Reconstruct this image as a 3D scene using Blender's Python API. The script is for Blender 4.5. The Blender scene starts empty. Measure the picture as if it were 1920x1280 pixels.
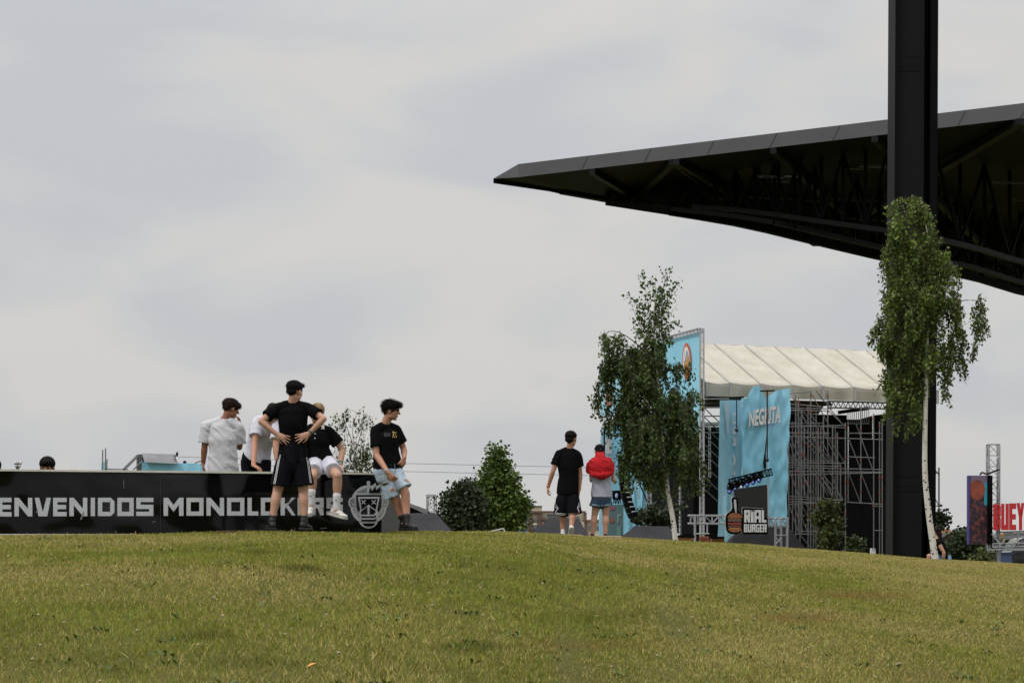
import bpy, math, random
import numpy as np
from mathutils import Vector, Matrix, noise
from mathutils.bvhtree import BVHTree
sc = bpy.context.scene
R = math.radians
random.seed(7); rng = np.random.default_rng(11)
# ---------------------------------------------------------------- camera
F = 4700.0; HY = 1030.0; CZ = 1.6            # focal length in photo pixels, horizon row, eye height
cam = bpy.data.cameras.new('camera'); camo = bpy.data.objects.new('camera', cam)
sc.collection.objects.link(camo); sc.camera = camo
camo.location = (0, 0, CZ); camo.rotation_euler = (R(90), 0, 0)
cam.sensor_width = 36; cam.lens = 36 * F / 1920; cam.shift_y = (HY - 640) / 1920
cam.clip_start = 0.5; cam.clip_end = 6000
# ---------------------------------------------------------------- world, sun, exposure
world = bpy.data.worlds.new('World'); sc.world = world; world.use_nodes = True
nt = world.node_tree; nt.nodes.clear()
def wn(t, **k):
    n = nt.nodes.new(t)
    for a, b in k.items(): setattr(n, a, b)
    return n
L_ = nt.links.new
out = wn('ShaderNodeOutputWorld'); bg = wn('ShaderNodeBackground'); L_(bg.outputs[0], out.inputs[0])
sky = wn('ShaderNodeTexSky', sky_type='NISHITA', sun_disc=False, sun_elevation=R(52), sun_rotation=R(-120))
skyS = wn('ShaderNodeMix', data_type='RGBA', blend_type='MULTIPLY'); skyS.inputs[0].default_value = 1
skyS.inputs[7].default_value = (0.07, 0.07, 0.07, 1); L_(sky.outputs[0], skyS.inputs[6])
tc = wn('ShaderNodeTexCoord'); sep = wn('ShaderNodeSeparateXYZ'); L_(tc.outputs['Generated'], sep.inputs[0])
mp = wn('ShaderNodeMapping'); mp.inputs['Scale'].default_value = (9, 9, 22); mp.inputs['Location'].default_value = (3.1, 0.4, 1.15)
L_(tc.outputs['Generated'], mp.inputs[0])
n1 = wn('ShaderNodeTexNoise'); n1.inputs['Scale'].default_value = 1.0; n1.inputs['Detail'].default_value = 5; n1.inputs['Roughness'].default_value = .45
n1.inputs['Distortion'].default_value = .35
L_(mp.outputs[0], n1.inputs[0])
cr = wn('ShaderNodeValToRGB'); e = cr.color_ramp.elements
e[0].position = .39; e[0].color = (.575, .59, .62, 1); e[1].position = .62; e[1].color = (.69, .672, .648, 1)
m_ = cr.color_ramp.elements.new(.5); m_.color = (.63, .632, .636, 1)
L_(n1.outputs[0], cr.inputs[0])
# overcast luminance: a little darker near the horizon, brighter overhead
er = wn('ShaderNodeValToRGB'); e = er.color_ramp.elements
e[0].position = 0; e[0].color = (.97, .97, .97, 1); e[1].position = 1; e[1].color = (1.0, 1.0, 1.0, 1)
for p_, v_ in ((.05, .95), (.12, .98), (.2, 1.0)):
    q = er.color_ramp.elements.new(p_); q.color = (v_, v_, v_, 1)
L_(sep.outputs[2], er.inputs[0])
zm = wn('ShaderNodeMapRange'); zm.inputs[1].default_value = .2; zm.inputs[2].default_value = 1; zm.inputs[3].default_value = 1; zm.inputs[4].default_value = 2.9
L_(sep.outputs[2], zm.inputs[0])
mu = wn('ShaderNodeMix', data_type='RGBA', blend_type='MULTIPLY'); mu.inputs[0].default_value = 1
L_(cr.outputs[0], mu.inputs[6]); L_(er.outputs[0], mu.inputs[7])
mv = wn('ShaderNodeVectorMath', operation='SCALE'); L_(mu.outputs[2], mv.inputs[0]); L_(zm.outputs[0], mv.inputs['Scale'])
mx = wn('ShaderNodeMix', data_type='RGBA'); mx.inputs[0].default_value = .93
L_(skyS.outputs[2], mx.inputs[6]); L_(mv.outputs[0], mx.inputs[7]); L_(mx.outputs[2], bg.inputs[0]); bg.inputs[1].default_value = 1.0
sd = bpy.data.lights.new('sun', 'SUN'); sd.energy = 1.5; sd.angle = R(14); sd.color = (1, .96, .9)
so = bpy.data.objects.new('sun', sd); sc.collection.objects.link(so)
so.rotation_euler = (R(38), 0, R(-60 + 5)); so.location = (-20, -10, 60)
sc.view_settings.view_transform = 'Standard'; sc.view_settings.look = 'None'
sc.view_settings.exposure = 0; sc.view_settings.gamma = 1
# ---------------------------------------------------------------- helpers
def P(px, py, D): return Vector(((px - 960) / F * D, D, CZ + (HY - py) / F * D))
def V3(*a): return Vector(a)
def lerp(a, b, t): return a + (b - a) * t
def tag(o, label=None, cat=None, group=None, kind=None):
    if label: o['label'] = label
    if cat: o['category'] = cat
    if group: o['group'] = group
    if kind: o['kind'] = kind
    return o
def empty(name, loc, label, cat, group=None, kind=None):
    o = bpy.data.objects.new(name, None); sc.collection.objects.link(o); o.location = loc
    o.empty_display_size = .2
    return tag(o, label, cat, group, kind)
wloc = {}
def org(p):
    v = Vector((0, 0, 0))
    while p: v = v + p.location; p = p.parent
    return v
class MB:
    def __init__(s): s.v = []; s.f = []; s.m = []
    def add(s, vs, fs, m=0):
        b = len(s.v); s.v += [tuple(v) for v in vs]; s.f += [tuple(i + b for i in f) for f in fs]; s.m += [m] * len(fs); return s
    def box(s, a, b, m=0):
        x0, y0, z0 = a; x1, y1, z1 = b
        return s.add([(x0,y0,z0),(x1,y0,z0),(x1,y1,z0),(x0,y1,z0),(x0,y0,z1),(x1,y0,z1),(x1,y1,z1),(x0,y1,z1)],
            [(0,3,2,1),(4,5,6,7),(0,1,5,4),(1,2,6,5),(2,3,7,6),(3,0,4,7)], m)
    def bar(s, a, b, w, h=None, up=(0,0,1), m=0):
        h = h or w; a = Vector(a); b = Vector(b); t = (b - a).normalized(); up = Vector(up)
        if abs(t.dot(up)) > .98: up = Vector((0, 1, 0))
        sd = t.cross(up).normalized(); u = sd.cross(t)
        vs = []
        for p in (a, b):
            for i, j in ((-1,-1),(1,-1),(1,1),(-1,1)): vs.append(p + sd*i*w/2 + u*j*h/2)
        return s.add(vs, [(0,1,2,3),(7,6,5,4),(0,4,5,1),(1,5,6,2),(2,6,7,3),(3,7,4,0)], m)
    def tube(s, pts, rad, hint=(1,0,0), n=12, sub=1, cap=True, m=0):
        c0,c1=(cap if isinstance(cap,tuple) else (cap,cap)); cap=c0 or c1
        pts = [Vector(p) for p in pts]
        rad = [(r, r) if not isinstance(r, (tuple, list)) else r for r in (rad if isinstance(rad, (list,)) else [rad]*len(pts))]
        hs = hint if isinstance(hint, list) else [hint]*len(pts)
        hs = [Vector(h) for h in hs]
        if sub > 1:
            P2=[];R2=[];H2=[]
            N=len(pts)
            for i in range(N-1):
                p0=pts[max(i-1,0)];p1=pts[i];p2=pts[i+1];p3=pts[min(i+2,N-1)]
                for k in range(sub):
                    t=k/sub
                    P2.append(.5*((2*p1)+(p2-p0)*t+(2*p0-5*p1+4*p2-p3)*t*t+(3*p1-p0-3*p2+p3)*t**3))
                    e=t*t*(3-2*t)
                    R2.append((rad[i][0]*(1-e)+rad[i+1][0]*e, rad[i][1]*(1-e)+rad[i+1][1]*e)); H2.append(hs[i].lerp(hs[i+1],t))
            P2.append(pts[-1]);R2.append(rad[-1]);H2.append(hs[-1]); pts,rad,hs=P2,R2,H2
        N=len(pts); rings=[]
        for i in range(N):
            t=(pts[min(i+1,N-1)]-pts[max(i-1,0)])
            t = t.normalized() if t.length>1e-9 else Vector((0,0,1))
            h=hs[i]-t*hs[i].dot(t)
            if h.length<1e-4: h=t.orthogonal()
            h.normalize(); rings.append((pts[i],t,h,t.cross(h),rad[i]))
        if cap:
            p,t,h,u,r=rings[0]; m_=min(r); pre=[(p-t*m_*c_,t,h,u,(r[0]*s_,r[1]*s_)) for c_,s_ in ((.97,.25),(.8,.6),(.45,.89))]
            p,t,h,u,r=rings[-1]; m_=min(r); post=[(p+t*m_*c_,t,h,u,(r[0]*s_,r[1]*s_)) for c_,s_ in ((.45,.89),(.8,.6),(.97,.25))]
            rings=(pre if c0 else [])+rings+(post if c1 else [])
        vs=[]
        for p,t,h,u,r in rings:
            for k in range(n):
                a=2*math.pi*k/n; vs.append(p+h*r[0]*math.cos(a)+u*r[1]*math.sin(a))
        fs=[]
        for i in range(len(rings)-1):
            for k in range(n):
                k2=(k+1)%n; fs.append((i*n+k,i*n+k2,(i+1)*n+k2,(i+1)*n+k))
        fs.append(tuple(range(n-1,-1,-1))); fs.append(tuple((len(rings)-1)*n+k for k in range(n)))
        return s.add(vs,fs,m)
    def ell(s, c, r, M=None, n=16, k=10, m=0):
        c=Vector(c); M=M or Matrix.Identity(3); vs=[]
        for i in range(1,k):
            th=math.pi*i/k
            for j in range(n):
                a=2*math.pi*j/n
                vs.append(c+M@Vector((r[0]*math.sin(th)*math.cos(a),r[1]*math.sin(th)*math.sin(a),r[2]*math.cos(th))))
        fs=[]
        for i in range(k-2):
            for j in range(n):
                j2=(j+1)%n; fs.append((i*n+j,(i+1)*n+j,(i+1)*n+j2,i*n+j2))
        a=len(vs); vs.append(c+M@Vector((0,0,r[2]))); vs.append(c+M@Vector((0,0,-r[2])))
        for j in range(n):
            j2=(j+1)%n; fs.append((a,j,j2)); fs.append((a+1,(k-2)*n+j2,(k-2)*n+j))
        return s.add(vs,fs,m)
    def poly(s, pts, m=0, thick=None):
        """flat polygon, or a slab when thick (a vector) is given"""
        pts=[Vector(p) for p in pts]; n=len(pts)
        if thick is None: return s.add(pts,[tuple(range(n))],m)
        t=Vector(thick); vs=pts+[p+t for p in pts]
        fs=[tuple(range(n)),tuple(range(2*n-1,n-1,-1))]+[((i+1)%n,i,n+i,n+(i+1)%n) for i in range(n)]
        return s.add(vs,fs,m)
    def obj(s, name, mats, parent=None, origin=None, smooth=False):
        mats = mats if isinstance(mats,(list,tuple)) else [mats]
        o0 = org(parent) if parent else (Vector(origin) if origin is not None else Vector((0,0,0)))
        me=bpy.data.meshes.new(name)
        me.from_pydata([(v[0]-o0.x,v[1]-o0.y,v[2]-o0.z) for v in s.v],[],s.f)
        for m in mats: me.materials.append(m)
        if len(mats)>1: me.polygons.foreach_set('material_index',s.m)
        me.update()
        if smooth: me.polygons.foreach_set('use_smooth',[True]*len(me.polygons))
        o=bpy.data.objects.new(name,me); sc.collection.objects.link(o)
        if parent: o.parent=parent
        else: o.location=o0
        return o
def npmesh(name, V, Fc, mats, parent=None, origin=None, col=None, smooth=False, k=3):
    """fast mesh from numpy arrays; Fc faces all with k corners; col = per-vertex colours"""
    o0 = np.array(org(parent) if parent else (origin if origin is not None else (0,0,0)), dtype=float)
    me=bpy.data.meshes.new(name); nv=len(V); nf=len(Fc)
    me.vertices.add(nv); me.vertices.foreach_set('co',(V-o0).astype(np.float32).ravel())
    me.loops.add(nf*k); me.loops.foreach_set('vertex_index',Fc.astype(np.int32).ravel())
    me.polygons.add(nf); me.polygons.foreach_set('loop_start',(np.arange(nf)*k).astype(np.int32))
    try: me.polygons.foreach_set('loop_total',np.full(nf,k,dtype=np.int32))
    except Exception: pass
    if col is not None:
        a=me.color_attributes.new('col','FLOAT_COLOR','POINT')
        c=np.ones((nv,4),dtype=np.float32); c[:,:3]=col; a.data.foreach_set('color',c.ravel())
    for m in (mats if isinstance(mats,(list,tuple)) else [mats]): me.materials.append(m)
    me.update(calc_edges=True); me.validate()
    if smooth: me.polygons.foreach_set('use_smooth',[True]*nf)
    o=bpy.data.objects.new(name,me); sc.collection.objects.link(o)
    if parent: o.parent=parent
    else: o.location=Vector(o0)
    return o
def remesh(mb, voxel, smooth=3, fac=.5):
    t=MB.obj(mb,'tmp',[],None); 
    m=t.modifiers.new('r','REMESH'); m.mode='VOXEL'; m.voxel_size=voxel; m.adaptivity=0
    if smooth:
        s=t.modifiers.new('s','SMOOTH'); s.factor=fac; s.iterations=smooth
    dg=bpy.context.evaluated_depsgraph_get(); dg.update()
    me=bpy.data.meshes.new_from_object(t.evaluated_get(dg)); me0=t.data
    bpy.data.objects.remove(t); bpy.data.meshes.remove(me0)
    return me
def finish(me, name, mats, parent, disp=None, paint=None):
    mats = mats if isinstance(mats,(list,tuple)) else [mats]
    me.name=name
    if disp:
        ns=[v.normal.copy() for v in me.vertices]
        for v,n in zip(me.vertices,ns): v.co += n*disp(v.co)
    me.materials.clear()
    for m in mats: me.materials.append(m)
    mi=[0]*len(me.polygons)
    if paint:
        for i,p in enumerate(me.polygons): mi[i]=paint(p.center,p.normal) or 0
    me.polygons.foreach_set('material_index',mi)
    me.polygons.foreach_set('use_smooth',[True]*len(me.polygons))
    if parent: me.transform(Matrix.Translation(-org(parent)))
    me.update()
    o=bpy.data.objects.new(name,me); sc.collection.objects.link(o)
    if parent: o.parent=parent
    return o
# ---------------------------------------------------------------- materials
def mat(name, col, rough=.6, spec=.5, metal=0, var=0, vscale=3, bump=0, bscale=30, col2=None, trans=0, attr=False, stretch=None, coat=0, det=4):
    m=bpy.data.materials.new(name); m.use_nodes=True; t=m.node_tree; b=t.nodes['Principled BSDF']
    b.inputs['Base Color'].default_value=(*col,1); b.inputs['Roughness'].default_value=rough
    b.inputs['Specular IOR Level'].default_value=spec; b.inputs['Metallic'].default_value=metal
    b.inputs['Coat Weight'].default_value=coat
    g=t.nodes.new('ShaderNodeNewGeometry'); mp=t.nodes.new('ShaderNodeMapping'); t.links.new(g.outputs['Position'],mp.inputs[0])
    if stretch: mp.inputs['Scale'].default_value=stretch
    src=None
    if attr:
        a=t.nodes.new('ShaderNodeAttribute'); a.attribute_name='col'; src=a.outputs['Color']
    if var or col2:
        n=t.nodes.new('ShaderNodeTexNoise'); n.inputs['Scale'].default_value=vscale; n.inputs['Detail'].default_value=det; n.inputs['Roughness'].default_value=.6
        t.links.new(mp.outputs[0],n.inputs[0])
        r=t.nodes.new('ShaderNodeValToRGB'); r.color_ramp.elements[0].position=.3; r.color_ramp.elements[1].position=.7
        c2=col2 or tuple(c*(1-var) for c in col); 
        c1=col if col2 else tuple(min(1,c*(1+var*.6)) for c in col)
        r.color_ramp.elements[0].color=(*c1,1); r.color_ramp.elements[1].color=(*c2,1)
        t.links.new(n.outputs[0],r.inputs[0])
        if src:
            r.color_ramp.elements[0].color=(1-var,)*3+(1,); r.color_ramp.elements[1].color=(1+var,)*3+(1,)
            x=t.nodes.new('ShaderNodeMix'); x.data_type='RGBA'; x.blend_type='MULTIPLY'; x.inputs[0].default_value=1
            t.links.new(src,x.inputs[6]); t.links.new(r.outputs[0],x.inputs[7]); src=x.outputs[2]
        else: src=r.outputs[0]
    if src: t.links.new(src,b.inputs['Base Color'])
    if bump:
        n=t.nodes.new('ShaderNodeTexNoise'); n.inputs['Scale'].default_value=bscale; n.inputs['Detail'].default_value=3
        t.links.new(mp.outputs[0],n.inputs[0]); bb=t.nodes.new('ShaderNodeBump'); bb.inputs['Strength'].default_value=1; bb.inputs['Distance'].default_value=bump
        t.links.new(n.outputs[0],bb.inputs['Height']); t.links.new(bb.outputs[0],b.inputs['Normal'])
    if trans:
        tr=t.nodes.new('ShaderNodeBsdfTranslucent'); mxs=t.nodes.new('ShaderNodeMixShader'); mxs.inputs[0].default_value=trans
        if src: t.links.new(src,tr.inputs[0])
        else: tr.inputs[0].default_value=(*col,1)
        t.links.new(b.outputs[0],mxs.inputs[1]); t.links.new(tr.outputs[0],mxs.inputs[2])
        t.links.new(mxs.outputs[0],t.nodes['Material Output'].inputs[0])
    return m
M=dict(
 grass=mat('grass_blades',(.1,.11,.03),.75,.25,attr=True,trans=.3),
 soil=mat('lawn_soil',(.065,.07,.018),.95,.05,col2=(.10,.09,.03),vscale=6,bump=.03,bscale=20),
 vinyl=mat('black_vinyl',(.003,.003,.0035),.14,.22,bump=.7,bscale=.42),
 vinylside=mat('charcoal_board',(.022,.022,.024),.5,.4,bump=.004,bscale=6),
 letter=mat('pale_grey_lettering',(.5,.52,.54),.5,.4,var=.08,vscale=8),
 capw=mat('cream_edge_board',(.62,.6,.52),.5,.4,var=.15,vscale=5),
 black=mat('black_steel',(.003,.003,.0034),.6,.07,var=.3,vscale=1.2,bump=.002,bscale=4),
 blackd=mat('black_steel_dull',(.0018,.0018,.002),.6,.1,var=.3,vscale=1),
 fascia=mat('dark_zinc_sheet',(.075,.075,.082),.42,.5,var=.12,vscale=.8),
 clad2=mat('grey_cladding',(.020,.021,.024),.5,.2,var=.4,vscale=.4), rib=mat('lit_rib_steel',(.008,.008,.009),.5,.15), clad=mat('dark_cladding',(.0035,.0038,.005),.6,.08,var=.5,vscale=.5),  # rib: black steel in a lighter tone, painting the lit lower chords
 glim=mat('glimmer_metal',(.13,.13,.13),.3,.5,metal=.8,var=.3),  # pale metal for the canopy's glimmer bars, a painted highlight
 steel=mat('galvanised_steel',(.20,.20,.205),.5,.4,metal=.4,var=.25,vscale=2),
 alu=mat('aluminium_truss',(.45,.46,.48),.4,.5,metal=.5,var=.2,vscale=2),
 redcl=mat('red_coupler',(.22,.05,.03),.7),
 tarp=mat('off_white_tarpaulin',(.52,.50,.43),.6,.2,col2=(.42,.385,.31),vscale=.9,bump=.03,bscale=1.4,stretch=(1,1,.5)),
 tarps=mat('tarp_seam',(.33,.32,.3),.6),
 brown=mat('brown_timber',(.12,.07,.04),.8,.2,var=.4,vscale=2),
 cyan=mat('sky_blue_banner',(.25,.58,.77),.65,.1,col2=(.33,.66,.83),vscale=.35,bump=.12,bscale=.8,stretch=(1,1,.35),trans=.15),
 cyan2=mat('pale_blue_banner',(.29,.56,.70),.65,.1,col2=(.38,.64,.76),vscale=.4,bump=.08,bscale=.7,trans=.15),
 white=mat('white_print',(.72,.72,.72),.6,.3,var=.1),
 greyp=mat('grey_print',(.12,.2,.27),.6,.3),
 redp=mat('red_print',(.55,.12,.06),.6), orangep=mat('orange_print',(.75,.35,.08),.6), slate=mat('slate_print',(.25,.33,.45),.6),
 screen=mat('dark_led_screen',(.022,.022,.023),.5,.4,var=.1,vscale=3),
 teal=mat('teal_screen',(.07,.17,.18),.4,.5,col2=(.12,.16,.18),vscale=.8),
 tent=mat('charcoal_tent_fabric',(.026,.026,.029),.75,.2,var=.25,vscale=1.5,bump=.03,bscale=2),
 btent=mat('blue_tent_fabric',(.06,.1,.3),.7,.3,var=.15),
 drape=mat('black_drape',(.006,.006,.007),.9,.1,var=.4,vscale=.8,bump=.05,bscale=1,stretch=(3,3,.3)),
 rubber=mat('black_rubber',(.012,.012,.012),.7),
 orange=mat('orange_wood',(.22,.09,.02),.6,.3,var=.25,vscale=3),
 orsign=mat('orange_sign',(.28,.08,.03),.6,var=.2,vscale=9),
 plank=mat('pale_timber',(.42,.3,.19),.75,.2,var=.25,vscale=5,bump=.004,bscale=30,stretch=(1,4,4)),
 red3d=mat('glossy_red_letters',(.5,.004,.01),.25,.5,coat=.5),
 cream=mat('cream_render',(.50,.45,.36),.85,.2,var=.1,vscale=.4), brick=mat('brown_brick',(.14,.085,.07),.85,.2,var=.15,vscale=.6),
 glass=mat('window_glass',(.12,.14,.16),.15,.6), rooft=mat('brown_roof_tiles',(.07,.04,.035),.8,var=.25,vscale=1), roofg=mat('grey_roof_sheet',(.16,.17,.18),.5,.5,var=.15,vscale=.5),
 clay=mat('clay_chimney',(.4,.2,.1),.8),
 wire=mat('cable',(.2,.2,.21),.6), yel=mat('yellow_plastic',(.6,.3,.03),.5), vehicle=mat('dark_vehicle_paint',(.03,.032,.036),.25,.5,coat=.5),
 lens=mat('blue_lens',(.15,.2,.8),.1,.6),
 bark=mat('birch_bark',(.52,.49,.43),.8,.2,col2=(.62,.6,.55),vscale=8), barkd=mat('birch_bark_scar',(.03,.028,.025),.9), twig=mat('twig_bark',(.06,.04,.03),.8),
 barkb=mat('brown_bark',(.08,.06,.045),.9,.1,var=.3,vscale=8,bump=.01,bscale=20),
 leaf=mat('birch_leaf',(.06,.1,.03),.5,.35,attr=True,trans=.3),
 skin=mat('skin',(.40,.20,.13),.55,.35,var=.1,vscale=9), skinf=mat('fair_skin',(.46,.26,.18),.55,.35,var=.1,vscale=9), skind=mat('tanned_skin',(.27,.115,.065),.55,.35,var=.1,vscale=9),
 hair=mat('dark_brown_hair',(.006,.0035,.003),.7,.12,var=.5,vscale=60), hairb=mat('brown_hair',(.016,.007,.005),.65,.15,var=.5,vscale=60), blond=mat('blond_hair',(.3,.19,.08),.55,.4,var=.4,vscale=50),
 ctw=mat('white_cotton',(.50,.50,.52),.85,.2,bump=.012,bscale=14), ctw2=mat('white_jersey',(.53,.52,.59),.8,.2,bump=.012,bscale=14),
 ctb=mat('black_cotton',(.0045,.0045,.005),.95,.06,bump=.012,bscale=14), navy=mat('black_sport_fabric',(.0045,.0046,.008),.85,.1,bump=.01,bscale=10),
 stripe=mat('white_stripe',(.7,.7,.72),.7), denim=mat('bleached_denim',(.32,.43,.55),.85,.2,col2=(.50,.58,.66),vscale=9,bump=.006,bscale=60),
 denimd=mat('dark_denim',(.025,.045,.085),.9,.2,col2=(.05,.08,.13),vscale=10), cuff=mat('faded_cuff',(.2,.28,.33),.9),
 redh=mat('red_fleece',(.38,.009,.014),.85,.2,bump=.01,bscale=16), greyt=mat('grey_marl_cotton',(.33,.35,.43),.85,.2,bump=.012,bscale=16),
 shoeb=mat('black_shoe',(.008,.008,.009),.5,.4), shoew=mat('white_shoe',(.6,.58,.55),.5,.4,var=.12,vscale=40), shoeo=mat('shoe_sole',(.45,.43,.4),.6), sockw=mat('white_sock',(.66,.66,.68),.9,.1),
 gold=mat('gold_print',(.75,.5,.12),.5), eye=mat('dark_eye',(.01,.008,.007),.2,.5), band=mat('wrist_band',(.08,.12,.1),.6), watch=mat('steel_watch',(.35,.35,.33),.3,.5,metal=.6),
)
def text_mesh(body, size, extrude=.0, offset=0, shear=0, space=1):
    c=bpy.data.curves.new('t','FONT'); c.body=body; c.size=size; c.extrude=extrude; c.offset=offset; c.shear=shear; c.space_character=space; c.resolution_u=3
    o=bpy.data.objects.new('t',c); sc.collection.objects.link(o)
    dg=bpy.context.evaluated_depsgraph_get(); dg.update()
    me=bpy.data.meshes.new_from_object(o.evaluated_get(dg)); bpy.data.objects.remove(o); bpy.data.curves.remove(c)
    vs=[v.co.copy() for v in me.vertices]; fs=[tuple(p.vertices) for p in me.polygons]; bpy.data.meshes.remove(me)
    return vs,fs
def glyph(ch,w,tx,ty):
    """block letters as non-overlapping convex polygons in a w x 1 box"""
    r=lambda a,b,c,d:[(a,b),(c,b),(c,d),(a,d)]
    m0,m1=.5-ty/2,.5+ty/2; G={
    'I':[r(0,0,w,1)],
    'E':[r(0,0,tx,1),r(tx,0,w,ty),r(tx,m0,w*.95,m1),r(tx,1-ty,w,1)],
    'N':[r(0,0,tx,1),r(w-tx,0,w,1),[(tx,1),(tx,.6),(w-tx,0),(w-tx,.4)]],
    'V':[[(0,1),(w*.5-tx*1.0,0),(w*.5,0),(w*.5,.22),(tx*1.05,1)],[(w,1),(w-tx*1.05,1),(w*.5,.22),(w*.5,0),(w*.5+tx*1.0,0)]],
    'D':[r(0,0,tx,1),r(tx,0,w-.2,ty),r(tx,1-ty,w-.2,1),r(w-tx,.2,w,.8),[(w-.2,0),(w,.2),(w-tx,.2),(w-.2,ty)],[(w,.8),(w-.2,1),(w-.2,1-ty),(w-tx,.8)]],
    'O':[r(0,0,tx,1),r(w-tx,0,w,1),r(tx,0,w-tx,ty),r(tx,1-ty,w-tx,1)],
    'U':[r(0,0,tx,1),r(w-tx,0,w,1),r(tx,0,w-tx,ty)],
    'S':[r(0,1-ty,w,1),r(0,m0,tx,1-ty),r(tx,m0,w,m1),r(w-tx,ty,w,m0),r(0,0,w,ty)],
    'M':[r(0,0,tx,1),r(w-tx,0,w,1),[(tx,1),(tx,.62),(w/2,.22),(w/2,.6)],[(w-tx,1),(w/2,.6),(w/2,.22),(w-tx,.62)]],
    'L':[r(0,0,tx,1),r(tx,0,w,ty)],
    'K':[r(0,0,tx,1),[(tx,.62),(tx,.38),(w-tx,1),(w,1)],[(tx+.08,.46),(w-tx*.9,0),(w,0),(tx+.2,.6)]],
    'R':[r(0,0,tx,1),r(tx,1-ty,w,1),r(w-tx,.42,w,1-ty),r(tx,.42-.02,w-tx,.42+ty*.8),[(w-tx-.12,.4),(w-tx+.02,0),(w,0),(w-.04,.4)]],
    'B':[r(0,0,tx,1),r(tx,0,w-.08,ty),r(tx,m0,w-.08,m1),r(tx,1-ty,w-.08,1),[(w-.08,1),(w-tx,1-ty),(w-tx,m1),(w-.08,.5),(w,.56),(w,.92)],[(w-.08,.5),(w-tx,m0),(w-tx,ty),(w-.08,0),(w,.08),(w,.44)]],
    'A':[r(0,0,tx,1),r(w-tx,0,w,1),r(tx,1-ty,w-tx,1),r(tx,.3,w-tx,.3+ty)],
    'G':[r(0,0,tx,1),r(tx,1-ty,w,1),r(tx,0,w,ty),r(w-tx,ty,w,m1),r(w*.5,m0,w-tx,m1)],
    'Y':[[(0,1),(w/2-tx/2,.45),(w/2+tx/2,.45),(tx,1)],[(w,1),(w-tx,1),(w/2,.62),(w/2+tx/2,.45)],r(w/2-tx/2,0,w/2+tx/2,.45)],
    'T':[r(0,1-ty,w,1),r(w/2-tx/2,0,w/2+tx/2,1-ty)],
    }
    return G[ch]
# ---------------------------------------------------------------- terrain
YC=np.array([(-900,1004),(0,1003),(500,1001),(750,1000),(900,1001),(1000,1003),(1100,1008),(1180,1011),(1265,1016),(1400,1023),(1480,1030),(1600,1038),(1750,1049),(1850,1055),(1920,1060),(2700,1090)],float)
DC=np.array([(-900,31.5),(740,31.5),(1000,38),(1060,42),(1265,50),(1750,56.5),(1920,58),(2700,60)],float)
def terr(X,Y):
    X=np.asarray(X,float); Y=np.asarray(Y,float)
    u=np.clip(960+F*X/np.maximum(Y,9),-900,2700); s=(HY-np.interp(u,YC[:,0],YC[:,1]))/F; dc=np.interp(u,DC[:,0],DC[:,1])
    D=np.clip(Y,0,400)
    z=CZ+s*D-1.6*(1-D/dc)**2
    zp=-.7
    return np.where(z>zp+.0, z, zp)+0.025*np.sin(X*1.3+Y*.4)*np.sin(Y*.9)*np.clip(D/8,0,1)*(z>zp)
def tz(x,y): return float(terr(x,y))
def G(px,D,dz=0):
    x=(px-960)/F*D; return Vector((x,D,tz(x,D)+dz))
xs=np.concatenate([-np.geomspace(3000,32,24),np.arange(-30,30.1,.5),np.geomspace(32,3000,24)])
ys=np.concatenate([[-400,-60,-15,-5],np.arange(0,100,.5),np.geomspace(101,5000,26)])
XX,YY=np.meshgrid(xs,ys); ZZ=terr(XX,YY); nx,ny=len(xs),len(ys)
V=np.stack([XX.ravel(),YY.ravel(),ZZ.ravel()],1); idx=np.arange(nx*ny).reshape(ny,nx)
Fc=np.stack([idx[:-1,:-1].ravel(),idx[:-1,1:].ravel(),idx[1:,1:].ravel(),idx[1:,:-1].ravel()],1)
o=npmesh('ground',V,Fc,M['soil'],k=4,smooth=True); tag(o,kind='structure')
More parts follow.
